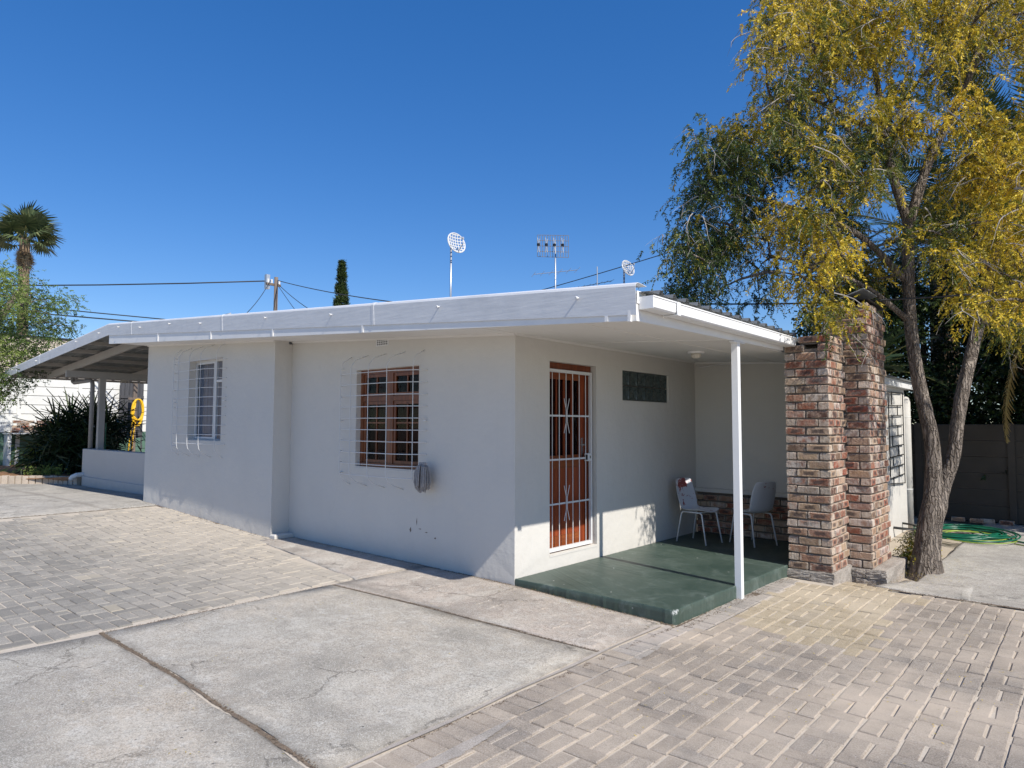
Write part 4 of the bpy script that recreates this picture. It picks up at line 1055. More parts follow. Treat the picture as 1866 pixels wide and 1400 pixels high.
# mop head on the grille
MX, MY = -1.285, -.13
t = thing('mop_head', 'grey string mop head hanging from the right end of the window bars', 'mop', (MX, MY, .79))
mb = MB()
for k in range(150):
    a = rnd.random()*6.28; r_ = .095*rnd.random()**.4; x, y = math.cos(a)*r_, math.sin(a)*r_*.8; L = rnd.uniform(.30, .34)*(1-.25*(r_/.1)**2); j = lambda: rnd.gauss(0, .006)
    mb.tube([(MX+x*.25, MY+y*.2, 1.13), (MX+x*.85, MY+y*.8, 1.115-abs(x)*.2), (MX+x*1.1+j(), MY+y*1.1, 1.02), (MX+x*1.2+j(), MY+y*1.2, .92), (MX+x*1.05+j(), MY+y*1.1, 1.13-L)], .0052, 4, True)
part('strings', mb, M['mop'], t, kind='stuff'); part('clamp', MB().box(MX-.05, MX+.05, MY-.015, MY+.015, 1.12, 1.15, .005), M['mop'], t)

# ================================================================== VEGETATION HELPERS
rng = np.random.default_rng(11)
def np_mesh(name, V, quads, mat, tint=None, smooth=False):
    me = bpy.data.meshes.new(name); n = len(V); q = len(quads)
    me.vertices.add(n); me.vertices.foreach_set('co', np.asarray(V, np.float32).ravel())
    me.loops.add(q*4); me.loops.foreach_set('vertex_index', np.asarray(quads, np.int32).ravel())
    me.polygons.add(q); me.polygons.foreach_set('loop_start', np.arange(0, q*4, 4, dtype=np.int32)); me.polygons.foreach_set('loop_total', np.full(q, 4, np.int32))
    me.materials.append(mat)
    if tint is not None:
        a = me.attributes.new('tint', 'FLOAT', 'POINT'); a.data.foreach_set('value', np.clip(tint, 0, 1).astype(np.float32))
    me.update(); me.validate(); return me
def unit(v): return v/np.maximum(np.linalg.norm(v, axis=-1, keepdims=True), 1e-9)
def leaves(cl, r, per, nl, L, leafL, leafW, droop, mat, name, parent, spread=1.0, tj=.12, sub=None, kind='stuff'):
    """cl: array (n,4) of clump centres and tones; sprigs of small diamond leaves along drooping curves"""
    cl = np.array(cl, float); c = np.repeat(cl, per, axis=0); n = len(c)
    off = rng.normal(size=(n, 3))*r*np.array([1, 1, .9]); start = c[:, :3]+off
    ang = rng.uniform(0, 2*np.pi, n); h = unit(off+rng.normal(size=(n, 3))*r*.7)
    d0 = unit(np.stack([np.cos(ang)*spread, np.sin(ang)*spread, rng.uniform(-.4, .5, n)], 1)+h*.5)
    Ls = L*rng.uniform(.55, 1.25, n)
    t = (np.arange(nl)+.5)/nl
    # curve: p = start + d0*L*t + down*droop*L*t^2
    T = t[None, :, None]; Lc = Ls[:, None, None]
    wob = rng.normal(size=(n, 1, 3))*.12*Lc*T**1.5
    P = start[:, None, :]+d0[:, None, :]*Lc*T*(1-.45*droop*T)+np.array([0, 0, -1])*droop*Lc*T**1.6+wob
    tan = unit(d0[:, None, :]*(1-.9*droop*T)+np.array([0, 0, -1])*droop*1.6*T**.6)
    rv = rng.normal(size=P.shape); side = unit(np.cross(tan, rv))
    ld = unit(tan*.75+side*.8+np.array([0, 0, -.25])*droop+rng.normal(size=P.shape)*.2)
    wv = unit(np.cross(ld, rng.normal(size=P.shape)))
    ll = leafL*rng.uniform(.6, 1.25, P.shape[:2])[..., None]; lw = leafW*rng.uniform(.7, 1.3, P.shape[:2])[..., None]
    a = P; b = P+ld*ll*.45+wv*lw*.5; e = P+ld*ll; f = P+ld*ll*.45-wv*lw*.5
    V = np.stack([a, b, e, f], 2).reshape(-1, 3); q = np.arange(len(V)).reshape(-1, 4)
    tn = np.repeat(np.repeat(c[:, 3]+rng.normal(size=n)*tj, nl)+rng.normal(size=n*nl)*.05, 4)
    bb = np.array(BASE.get(parent, Vector((0, 0, 0))))
    me = np_mesh(name, V-bb, q, mat, tn)
    o = bpy.data.objects.new(name, me); COL.objects.link(o); o.parent = parent; BASE[o] = Vector(bb); tag(o, kind=kind)
    # sprig stems, thin
    if sub is not None:
        k = rng.choice(n, int(n*sub), replace=False); ts = np.array([0, .35, .7, 1.0])[None, :, None]; Lk = Ls[k][:, None, None]
        S = start[k][:, None, :]+d0[k][:, None, :]*Lk*ts*(1-.45*droop*ts)+np.array([0, 0, -1])*droop*Lk*ts**1.6
        w = np.cross(unit(S[:, 1:2]-S[:, 0:1]), rng.normal(size=(len(k), 1, 3))); w = unit(w)*.0022
        V1 = np.stack([S-w, S+w], 2).reshape(-1, 3); base = (np.arange(len(k))*8)[:, None, None]
        qq = (base+np.array([[0, 1, 3, 2], [2, 3, 5, 4], [4, 5, 7, 6]])[None]).reshape(-1, 4)
        me2 = np_mesh('twig', V1-bb, qq, M['twig'], np.full(len(V1), .5)); o2 = bpy.data.objects.new('twig', me2); COL.objects.link(o2); o2.parent = parent; tag(o2, kind='stuff'); BASE[o2] = Vector(bb)
    return o
def grow(skel, cl, parent, mat, r0=.035, name='branch', steps=7, maxl=1.6):
    """attach every clump to the nearest point of the growing skeleton with a curved tapering twig"""
    pts = [Vector(p) for p in skel]; mb = MB()
    cl = sorted(cl, key=lambda c: min((Vector(c[:3])-p).length for p in pts))
    cnt = 0
    for c in cl:
        e = Vector(c[:3]); best = min(pts, key=lambda p: (e-p).length+max(0, p.z-e.z-.1)*1.2); d = (e-best).length
        if d < .08: continue
        mid = best.lerp(e, .5)+Vector((rnd.gauss(0, .08)*d, rnd.gauss(0, .08)*d, .16*d))
        k = max(3, int(d/.15)); cur = []
        for i in range(k+1):
            t = i/k; p = best*(1-t)**2+mid*2*t*(1-t)+e*t*t; cur.append(p+Vector((rnd.gauss(0, .012), rnd.gauss(0, .012), rnd.gauss(0, .012)))*(1 if 0 < i < k else 0))
        rr = min(r0, .010+.016*d)
        mb.tube(cur, [rr*(1-.75*i/k) for i in range(k+1)], 5, False); pts += cur[1:]; cnt += 1
    return part(name, mb, mat, parent, True, kind='stuff')
def trunk_tube(pts, rads, n=16, rough=.06, step=.12):
    """bark-like trunk: dense rings with uneven radius"""
    P = [Vector(p) for p in pts]; ds = [0]
    for i in range(1, len(P)): ds.append(ds[-1]+(P[i]-P[i-1]).length)
    N = max(4, int(ds[-1]/step)); mb = MB(); out = []; rr = []
    def cr(t):
        s = t*ds[-1]; k = max(i for i in range(len(ds)) if ds[i] <= s+1e-9); k = min(k, len(P)-2); u = (s-ds[k])/(ds[k+1]-ds[k])
        p0, p1, p2, p3 = P[max(k-1, 0)], P[k], P[k+1], P[min(k+2, len(P)-1)]
        p = .5*((2*p1)+(p2-p0)*u+(2*p0-5*p1+4*p2-p3)*u*u+(3*p1-p0-3*p2+p3)*u**3); return p, lerp(rads[k], rads[k+1], u)
    for i in range(N+1): p, r = cr(i/N); out.append(p); rr.append(r)
    mb.tube(out, rr, n)
    ph = [rnd.uniform(0, 6.3) for _ in range(4)]
    for i in range(N+1):
        for j in range(n):
            a = 2*math.pi*j/n; v = Vector(mb.v[i*n+j]); d = v-out[i]
            f = 1+rough*(.8*math.sin(11*a+ph[3]+i*.05)+math.sin(3*a+ph[0]+i*.12)+.7*math.sin(5*a+ph[1]-i*.2)+.5*math.sin(7*a+ph[2]+i*.31)+rnd.uniform(-.5, .5))
            mb.v[i*n+j] = tuple(out[i]+d*f)
    return mb, out

# ================================================================== MAIN TREE
MC = [(1.67,5.27,7.64,0.29),(4.1,6.13,3.52,0.47),(3.54,5.67,6.71,0.4),(3.68,6.33,3.57,0.63),(3.72,5.53,6.74,0.62),(2.01,2.45,4.0,0.88),(4.15,4.44,6.62,0.9),(3.08,3.34,3.79,0.45),(2.75,3.17,6.14,0.82),(2.67,2.93,6.48,0.65),(4.14,6.8,3.25,0.27),(4.09,6.49,4.86,0.29),(4.08,3.69,2.92,0.83),(2.26,5.32,5.89,0.02),(3.89,4.42,6.93,0.92),(4.57,3.89,5.69,0.92),(2.48,2.56,5.86,0.71),(1.71,4.07,3.8,0.36),(3.44,6.04,4.64,0.49),(1.38,2.42,4.94,0.33),(4.3,6.83,3.75,0.48),(1.75,3.1,6.42,0.59),(2.33,3.77,6.79,0.55),(1.93,3.23,7.36,0.71),(1.73,3.15,6.95,0.62),(4.46,5.59,5.3,0.91),(3.27,4.61,6.74,0.62),(1.09,2.42,4.67,0.26),(3.71,4.0,5.04,0.88),(4.49,3.9,4.49,0.83),(1.56,2.84,5.27,0.93),(3.78,5.87,5.17,0.54),(4.14,4.36,3.9,0.86),(3.52,6.25,3.93,0.59),(4.01,5.97,2.84,0.66),(2.06,2.66,3.9,0.66),(3.81,3.65,3.85,0.86),(4.43,4.69,6.68,0.58),(3.32,4.04,6.98,0.83),(4.2,4.81,6.57,0.89),(4.35,6.19,4.21,0.71),(4.25,6.74,8.14,0.59),(4.05,4.61,4.47,0.81),(4.04,6.18,6.87,0.65),(4.0,6.02,3.66,0.53),(2.38,3.89,4.79,0.18),(4.05,3.64,3.95,0.76),(3.65,4.14,4.57,0.79),(4.0,3.48,6.21,0.63),(2.7,4.08,5.51,0.58),(1.72,2.29,4.67,0.17),(4.11,4.14,4.5,0.74),(2.5,2.57,2.9,0.63),(3.6,5.94,7.7,0.64),(1.98,4.35,3.53,0.49),(3.52,3.9,7.01,0.79),(4.42,6.9,4.58,0.35),(2.97,6.22,4.82,0.25),(3.0,3.29,5.28,0.78),(3.11,3.99,6.8,0.64),(1.23,2.78,4.1,0.28),(2.16,2.3,5.41,0.43),(4.2,7.2,3.51,0.41),(4.37,6.86,7.29,0.6),(1.07,2.36,4.05,0.02),(1.72,5.08,4.86,0.39),(4.07,5.26,3.87,0.73),(1.8,5.18,8.42,0.34),(0.98,3.47,4.93,0.34),(2.85,5.63,7.34,0.38),(3.09,3.52,5.52,0.54),(4.42,4.5,5.7,0.82),(1.56,4.09,7.33,0.55),(3.49,3.08,3.4,0.64),(3.5,3.89,4.39,0.77),(2.23,2.94,3.81,0.81),(1.67,4.93,5.87,0.06),(1.16,3.71,4.88,0.07),(1.94,3.66,3.17,0.7),(3.82,5.28,4.52,0.56),(3.12,3.45,6.8,0.87),(3.94,4.85,4.01,0.92),(3.72,6.01,3.05,0.61),(3.92,7.18,3.22,0.39),(4.5,5.07,5.46,0.63),(0.71,2.71,3.87,0.22),(3.41,4.25,6.68,0.87),(2.33,5.33,8.34,0.39),(3.32,6.59,8.35,0.42),(2.21,5.0,7.37,0.36),(3.5,4.4,3.24,0.77),(2.18,1.84,4.84,0.42),(3.47,6.75,4.28,0.45),(2.1,4.53,7.02,0.61),(1.24,2.16,3.46,0.2),(2.73,3.17,6.46,0.77),(1.89,3.32,5.1,0.26),(1.18,3.76,3.3,0.23),(0.92,3.5,3.97,0.1),(1.02,2.77,5.04,0.03),(3.83,5.05,3.59,0.54),(1.71,4.23,4.04,0.66),(2.7,3.3,6.89,0.59),(2.39,2.22,4.58,0.64),(4.38,7.0,5.19,0.25),(4.54,4.51,6.22,0.65),(3.24,5.46,4.64,0.23),(0.35,3.05,3.42,0.22),(4.23,7.33,3.18,0.44),(4.6,7.72,8.52,0.23),(2.89,2.39,4.14,0.38),(1.9,3.1,5.62,0.49),(2.39,5.65,5.9,0.02),(4.01,3.74,3.16,0.67),(2.21,3.21,6.04,0.65),(2.59,2.4,3.41,0.93),(3.35,6.67,5.07,0.34),(2.34,2.81,6.57,0.86),(3.52,3.96,3.44,0.87),(3.85,4.5,3.72,0.85),(1.25,4.38,6.32,0.05),(3.7,3.6,4.64,0.89),(3.42,5.69,6.43,0.49),(4.2,5.1,3.63,0.86),(3.2,4.73,6.26,0.49),(3.52,6.38,7.43,0.32),(3.79,5.45,6.88,0.77),(2.39,2.41,4.28,0.49),(2.4,5.76,8.1,0.24),(3.57,3.26,5.81,0.79),(1.78,4.1,5.06,0.24),(3.73,6.01,5.5,0.52),(2.82,2.62,4.48,0.39),(1.11,2.83,4.89,0.05),(3.19,3.4,5.04,0.76),(1.33,3.92,5.56,0.29),(3.33,5.76,5.7,0.41),(4.18,6.98,5.72,0.22),(2.13,2.78,3.28,0.69),(2.33,4.89,3.71,0.7),(1.05,1.81,3.83,0.22),(3.29,5.87,4.06,0.53),(2.24,3.71,6.12,0.67),(0.99,2.38,4.45,0.25),(2.29,3.34,5.04,0.43),(2.99,3.63,5.17,0.53),(4.32,6.16,6.75,0.6),(1.04,2.29,4.81,0.17),(2.38,3.81,5.2,0.19),(1.96,4.85,4.55,0.18),(4.02,5.29,7.34,0.59),(3.22,5.35,4.34,0.22),(2.23,3.43,4.8,0.24),(0.9,2.72,3.81,0.02),(1.3,2.19,4.35,0.1),(2.99,3.16,6.11,0.63),(2.32,4.43,3.44,0.42),(3.3,5.5,6.23,0.51),(4.55,6.67,7.69,0.57),(3.63,5.02,3.18,0.63),(4.48,4.83,6.0,0.8),(2.37,3.3,5.55,0.58),(3.9,4.14,4.46,0.87),(1.79,2.61,6.47,0.95),(0.59,3.09,3.57,0.32),(2.48,3.24,4.4,0.67),(1.18,2.69,5.24,0.85),(4.14,6.62,2.77,0.5),(3.24,4.5,6.96,0.61),(1.11,2.45,3.2,0.19),(4.5,6.05,4.73,0.66),(4.44,4.43,6.33,0.81),(4.35,5.34,4.92,0.68),(2.79,2.69,5.05,0.65),(2.01,3.23,6.43,0.68),(3.83,7.13,7.44,0.48),(1.2,3.04,4.56,0.14),(2.16,4.85,3.8,0.4),(1.55,3.41,5.0,0.21),(3.88,5.53,2.82,0.55),(4.13,3.68,4.59,0.84),(4.39,4.88,5.6,0.87),(4.32,3.72,5.46,0.6),(4.04,6.89,6.04,0.2),(1.64,2.93,6.46,0.59),(4.23,5.72,4.41,0.85),(4.28,4.74,3.7,0.93),(4.55,7.69,7.04,0.32),(2.35,2.18,6.01,0.76),(2.53,5.41,8.29,0.39),(2.42,5.91,6.61,0.1),(2.41,2.14,3.83,0.51),(2.88,3.18,6.35,0.69),(1.34,3.38,4.55,0.3),(3.9,6.7,7.53,0.26),(1.97,4.86,3.78,0.38),(1.06,3.34,4.46,0.3),(3.51,4.0,4.66,0.64),(2.12,2.74,6.77,0.9),(2.94,5.48,4.44,0.49),(3.05,3.25,6.37,0.6),(3.28,5.79,6.73,0.6),(1.7,3.51,3.99,0.69),(1.18,3.52,4.4,0.31),(3.6,6.09,7.53,0.54),(1.4,4.29,8.06,0.53),(2.11,4.18,7.24,0.55),(3.63,3.79,5.4,0.98),(2.23,4.29,4.22,0.26),(3.85,6.69,4.05,0.25),(0.4,3.11,3.69,0.02),(3.53,4.87,7.07,0.9),(3.45,5.22,6.99,0.71),(2.07,4.53,7.72,0.62),(3.68,5.7,7.9,0.56),(1.68,3.22,6.01,0.5),(2.43,2.35,2.8,0.58),(0.88,1.91,3.63,0.29),(4.52,5.84,6.02,0.82),(2.09,2.45,6.17,0.93),(1.93,3.6,7.11,0.76),(4.34,4.13,5.0,0.63),(2.62,3.35,6.06,0.74),(2.69,2.7,6.66,0.92),(1.92,3.97,6.66,0.76),(2.76,3.34,4.85,0.17),(3.04,6.07,5.03,0.09),(3.16,3.79,7.1,0.93),(3.59,3.59,5.07,0.74),(3.54,6.52,4.88,0.44),(1.24,3.57,3.68,0.29),(1.16,3.26,5.52,0.68),(2.12,4.75,3.31,0.56),(3.7,5.43,4.11,0.63),(4.26,4.71,6.86,0.85),(1.43,4.27,5.37,0.26),(1.54,4.95,3.12,0.18),(3.32,3.62,3.78,0.49),(1.93,2.39,3.33,0.77),(3.45,6.32,3.61,0.27),(0.89,2.29,3.14,0.02),(2.95,4.72,4.43,0.48),(1.57,5.14,8.35,0.33),(4.0,3.6,6.62,0.63),(1.82,2.36,5.79,0.72),(2.47,2.99,4.71,0.4),(1.34,3.07,5.18,0.16),(1.98,3.43,5.82,0.56),(2.94,3.74,5.77,0.69),(1.89,5.21,6.08,0.38),(2.64,4.36,6.4,0.67),(1.64,3.09,4.14,0.86),(1.22,3.04,4.0,0.31),(0.68,2.73,4.35,0.19),(4.41,6.2,3.88,0.47),(1.76,4.7,6.54,0.56),(1.18,2.0,4.88,0.16),(1.92,5.47,7.19,0.37),(2.67,4.1,6.46,0.75),(1.34,3.63,6.69,0.76),(1.45,2.43,4.77,0.34),(2.38,3.01,3.72,0.9),(1.01,2.86,3.96,0.02),(1.97,4.09,3.72,0.52),(3.66,3.14,2.86,0.65),(3.62,3.97,6.13,0.65),(3.93,5.65,5.46,0.57),(3.9,3.86,4.94,0.89),(4.13,5.28,6.62,0.72),(3.76,3.95,4.33,0.93),(1.67,5.0,7.72,0.28),(1.67,3.22,7.21,0.8),(1.54,3.01,5.58,0.78),(4.16,6.48,5.24,0.69),(3.28,4.97,6.22,0.69),(2.58,4.62,5.05,0.29),(4.34,4.54,5.34,0.59),(2.67,4.91,5.44,0.48),(2.0,2.83,5.1,0.6),(4.55,4.97,6.64,0.91),(3.72,5.54,3.25,0.26),(4.28,6.54,3.03,0.32),(3.2,6.97,7.7,0.12),(4.02,6.72,7.68,0.15),(2.39,5.31,5.83,0.27),(1.56,5.88,5.5,0.07),(1.61,4.78,3.82,0.08),(1.39,3.83,7.32,0.23),(2.69,4.83,5.64,0.19),(2.93,6.78,8.06,0.11),(1.58,4.46,7.23,0.27),(2.12,4.48,7.46,0.16),(0.72,3.83,4.19,0.25),(4.25,6.61,7.11,0.03),(1.75,5.88,8.07,0.32),(3.33,6.65,8.29,0.2),(3.23,6.56,4.92,0.25),(1.61,5.26,7.16,0.31),(1.58,4.81,4.49,0.29),(2.26,5.15,7.16,0.23),(2.13,4.93,7.21,0.02),(1.53,5.28,7.86,0.15),(3.01,7.08,7.89,0.11),(0.33,4.26,4.21,0.2),(0.95,5.6,6.34,0.12),(-0.05,4.64,4.61,0.07),(2.91,6.29,8.12,0.19),(3.93,6.21,4.74,0.11),(3.31,6.33,3.94,0.05),(1.2,4.77,5.63,0.28),(3.64,7.73,4.53,0.27),(0.34,3.67,4.96,0.18),(1.44,4.3,7.52,0.03),(3.52,6.31,7.22,0.19),(3.75,6.21,5.73,0.14),(2.26,5.24,7.06,0.24),(0.9,4.31,4.63,0.08),(1.12,5.31,8.13,0.1),(2.09,4.38,4.16,0.06),(0.07,4.85,4.39,0.04),(1.91,4.49,5.51,0.29),(4.26,6.29,5.86,0.21),(4.4,6.26,4.32,0.27),(3.42,6.67,5.59,0.12),(0.73,3.58,5.56,0.11),(1.84,3.92,4.32,0.11),(2.21,4.24,5.0,0.06),(0.38,3.12,3.35,0.11),(4.01,7.71,6.15,0.16),(1.81,4.02,5.14,0.21),(2.07,4.45,4.97,0.12),(3.72,5.59,5.24,0.03),(3.4,7.09,6.28,0.21),(1.07,5.33,4.64,0.09),(4.44,8.09,7.57,0.02),(1.87,4.42,7.72,0.1),(1.33,4.96,4.71,0.24),(1.71,5.86,7.55,0.12),(2.03,4.09,6.82,0.05),(3.89,8.24,4.39,0.3),(1.96,4.68,4.95,0.18),(0.02,4.36,4.19,0.19),(4.37,6.54,7.35,0.29),(2.52,4.81,6.74,0.24),(0.56,4.62,5.77,0.18),(3.94,6.39,4.35,0.31),(1.97,4.29,7.51,0.22),(2.98,5.34,4.31,0.12),(1.09,5.72,6.64,0.16),(4.36,7.54,7.4,0.2),(1.29,4.65,6.01,0.13),(1.29,3.5,4.98,0.11),(3.5,7.15,4.37,0.18),(3.49,7.85,5.8,0.11),(3.48,5.38,6.39,0.25),(4.31,8.57,5.31,0.12),(3.2,5.93,7.33,0.12),(3.17,7.58,6.55,0.1),(2.9,5.38,7.89,0.17),(1.84,5.29,4.66,0.19),(0.14,4.44,5.32,0.22),(3.27,5.67,6.42,0.24),(1.23,5.59,6.35,0.05),(1.85,3.87,6.97,0.13),(1.37,4.96,6.48,0.03)]  # outer leaves yellower; far and inner ones darker green with shade put into tone
TB = (2.95, 4.36, -.22)
T = thing('feathery_tree', 'twin stemmed tree with drooping yellow green feathery foliage beside the brick chimney', 'tree', TB)
mb, o1 = trunk_tube([(2.93, 4.38, -.35), (2.94, 4.38, -.18), (2.955, 4.40, .05), (2.985, 4.44, .38), (3.03, 4.48, .60), (3.07, 4.52, .80), (3.09, 4.53, .92)], [.25, .185, .145, .132, .138, .11, .05], 40, .04, .05)
part('trunk', mb, M['bark'], T, True)
mb, s1 = trunk_tube([(3.00, 4.46, .22), (3.0, 4.47, .55), (3.03, 4.49, .9), (3.03, 4.48, 1.43), (2.93, 4.40, 2.11), (2.866, 4.34, 2.81), (2.857, 4.335, 3.51), (2.874, 4.35, 4.22)], [.08, .105, .096, .084, .076, .072, .07, .064], 28, .045, .06)
part('stem', mb, M['bark'], T, True)
mb, s2 = trunk_tube([(2.99, 4.45, .25), (3.05, 4.50, .55), (3.13, 4.56, .85), (3.233, 4.66, 1.22), (3.28, 4.70, 1.63), (3.356, 4.77, 2.12), (3.497, 4.89, 2.81), (3.62, 5.0, 3.4), (3.80, 5.05, 4.1), (3.95, 5.1, 4.7)], [.07, .095, .082, .074, .07, .075, .068, .06, .052, .045], 28, .05, .06)
part('stem', mb, M['bark'], T, True)
sk = list(s1[10:])+list(s2[16:])
for pts, r in (([(2.874, 4.35, 4.15), (2.753, 4.245, 4.72), (2.687, 4.19, 5.3), (2.60, 4.3, 5.9), (2.55, 4.2, 6.5)], .06), ([(2.874, 4.35, 4.15), (3.08, 4.526, 4.94), (3.28, 4.70, 5.48), (3.54, 4.92, 6.17), (3.7, 5.1, 7.0)], .065),
               ([(2.86, 4.34, 3.4), (2.4, 3.9, 4.0), (1.9, 3.5, 4.3), (1.4, 3.1, 4.5)], .045), ([(2.86, 4.34, 2.9), (2.5, 3.8, 3.3), (2.1, 3.4, 3.5), (1.6, 3.0, 3.7)], .038), ([(3.28, 4.70, 5.48), (3.6, 4.5, 6.0), (3.9, 4.3, 6.3)], .04),
               ([(2.753, 4.245, 4.72), (2.3, 4.0, 5.4), (2.0, 3.9, 6.1)], .04), ([(3.5, 4.89, 2.8), (3.9, 4.5, 3.3), (4.2, 4.2, 3.6)], .035), ([(3.8, 5.05, 4.1), (4.1, 4.7, 4.6), (4.3, 4.5, 5.2)], .035), ([(2.69, 4.19, 5.3), (2.2, 3.6, 5.6), (1.9, 3.2, 5.8)], .032)):
    mb, pp = trunk_tube(pts, [r*(1-.55*i/(len(pts)-1)) for i in range(len(pts))], 10, .05, .10); part('limb', mb, M['bark'], T, True); sk += pp[2:]
grow([tuple(p) for p in sk], MC, T, M['bark'], .028)
# bare pale twigs
mb = MB()
for k in range(360):
    c = Vector(MC[rnd.randrange(len(MC))][:3])+Vector((rnd.gauss(0, .15), rnd.gauss(0, .15), rnd.gauss(0, .15)))
    d = Vector((rnd.gauss(0, 1), rnd.gauss(0, 1), rnd.uniform(-.5, .4))).normalized(); L = rnd.uniform(.25, .7); p = c; cur = [p]
    for i in range(6): d = (d+Vector((rnd.gauss(0, .25), rnd.gauss(0, .25), rnd.gauss(0, .2)-.22))).normalized(); p = p+d*L/6; cur.append(p)
    mb.tube(cur, [.0075*(1-.8*i/6) for i in range(7)], 4, False)
    for q in range(3):
        p = cur[2+q]; d2 = Vector((rnd.gauss(0, 1), rnd.gauss(0, 1), rnd.uniform(-1, .1))).normalized(); mb.tube([p, p+d2*.10+Vector((0, 0, -.01)), p+d2*.2+Vector((0, 0, -.05))], [.003, .002, .001], 3, False)
part('bare_twigs', mb, M['twig'], T, kind='stuff')
leaves(MC, .125, 44, 24, .24, .046, .014, .65, M['leaf_main'], 'foliage', T, sub=.5, tj=.20)
# ================================================================== YELLOW SHRUB AND LITTER AT THE TRUNK
t = thing('small_shrub', 'small yellow green shrub between the chimney footing and the tree trunk', 'shrub', (2.74, 4.65, -.2))
leaves([(2.74+rnd.gauss(0, .07), 4.62+rnd.gauss(0, .12), rnd.uniform(-.14, .16), rnd.uniform(.35, .9)) for _ in range(16)], .06, 24, 9, .13, .03, .012, .2, M['leaf_main'], 'foliage', t)
grow([(2.76, 4.66, -.22), (2.74, 4.64, -.1)], [(2.74+rnd.gauss(0, .1), 4.62+rnd.gauss(0, .12), rnd.uniform(-.1, .22)) for _ in range(16)], t, M['twig'], .006)
lv = leaves([(rnd.uniform(2.75, 3.5), rnd.uniform(3.4, 5.5), -.205, rnd.uniform(.5, 1)) for _ in range(60)]+[(rnd.uniform(2.72, 3.0), rnd.uniform(2.9, 4.5), -.20, rnd.uniform(.4, 1)) for _ in range(50)]+[(rnd.uniform(2, 5), rnd.uniform(-2, 2.6), -.122, .8) for _ in range(70)]+[(rnd.uniform(-1.3, 1.7), rnd.uniform(-4, -.05), -.1, .7) for _ in range(22)]+[(rnd.uniform(.1, 1.8), rnd.uniform(-.12, -.02), -.1, .7) for _ in range(14)], .0, 4, 2, .1, .022, .006, .0, M['leaf_main'], 'leaf_litter', None, spread=1)
me = lv.data; co = np.empty(len(me.vertices)*3, np.float32); me.vertices.foreach_get('co', co); co = co.reshape(-1, 3)
ctr = co.reshape(-1, 4, 3).mean(1); base = np.array([gs(x, y)+.006 for x, y in ctr[:, :2]]); sp = rng.normal(size=(len(ctr), 2))*.12
rel = co.reshape(-1, 4, 3)-ctr[:, None]; rel[..., 2] *= .15
new = ctr[:, None]+rel; new[..., 2] = base[:, None]+rel[..., 2]; new[..., :2] += sp[:, None]; me.vertices.foreach_set('co', new.reshape(-1).astype(np.float32))

# ================================================================== PALMS
def frond_mesh(L, mat, pairs=62, lw=.030, ll=.42, arch=.9, seed=0, droopl=.25):
    r_ = np.random.default_rng(seed); V = []; Q = []; tn = []
    n = 16; rach = []
    for i in range(n+1): t = i/n; rach.append(np.array([L*t*(1-.18*arch*t), 0, -arch*L*.42*t**2.0+.0]))
    for i in range(n):
        w0, w1 = .028*(1-i/n)+.004, .028*(1-(i+1)/n)+.004
        for (dy, dz) in ((0, 0),):
            o = len(V); a, b = rach[i], rach[i+1]
            V += [a+[0, -w0, 0], a+[0, w0, 0], b+[0, w1, 0], b+[0, -w1, 0], a+[0, 0, w0*.9], b+[0, 0, w1*.9]]
            Q += [(o, o+1, o+2, o+3), (o+1, o+4, o+5, o+2), (o+4, o, o+3, o+5)]; tn += [.9]*6
    for k in range(pairs):
        t = .12+.88*(k+.5)/pairs; i = min(n-1, int(t*n)); p = rach[i]+(rach[i+1]-rach[i])*(t*n-i); tg = rach[i+1]-rach[i]; tg = tg/np.linalg.norm(tg)
        env = math.sin(math.pi*min(1, (t*.93+.07)))**.55
        for s in (-1, 1):
            l = ll*env*r_.uniform(.85, 1.1); d = tg*r_.uniform(.55, .8)+np.array([0, s*1.0, 0])+np.array([0, 0, r_.uniform(.1, .45)]); d /= np.linalg.norm(d)
            w = np.cross(d, [0, 0, 1]); w /= np.linalg.norm(w); w = w*lw/2; q1 = p+d*l*.5+np.array([0, 0, -droopl*l*.12]); q2 = p+d*l+np.array([0, 0, -droopl*l*.55])
            o = len(V); V += [p-w*.6, p+w*.6, q1+w, q1-w, q2+w*.12, q2-w*.12]; Q += [(o, o+1, o+2, o+3), (o+3, o+2, o+4, o+5)]; c = r_.uniform(.1, .6); tn += [c]*6
    return np_mesh('frond', np.array(V), np.array(Q), mat, np.array(tn))
def place_frond(name, me, parent, base, az, el, roll=0, sc=1):
    o = bpy.data.objects.new(name, me); COL.objects.link(o); o.parent = parent; o.location = Vector(base)-BASE[parent]
    o.rotation_euler = (Matrix.Rotation(az, 3, 'Z') @ Matrix.Rotation(-el, 3, 'Y') @ Matrix.Rotation(roll, 3, 'X')).to_euler(); o.scale = (sc,)*3; return o
PC = (1.87, 14.3, 5.9)
P1 = thing('date_palm', 'large dark feather leaved palm behind the yellow tree, over the precast wall', 'palm', (PC[0], PC[1], -.2))
mb, _ = trunk_tube([(PC[0], PC[1], -.3), (PC[0]-.05, PC[1], 2.5), PC], [.34, .30, .32], 20, .05, .15); part('trunk', mb, M['palm_trunk'], P1, True)
FM = [frond_mesh(3.7, M['frond'], seed=i, arch=a, ll=.50, pairs=70) for i, a in enumerate((.75, .95, 1.2, .6))]
for k in range(44):
    az = k*2.399+rnd.uniform(-.2, .2); el = R(72-95*(k/44)**.9); place_frond('frond', FM[k % 4], P1, (PC[0], PC[1], PC[2]+.1), az, el, rnd.uniform(-.4, .4), rnd.uniform(.8, 1.08))
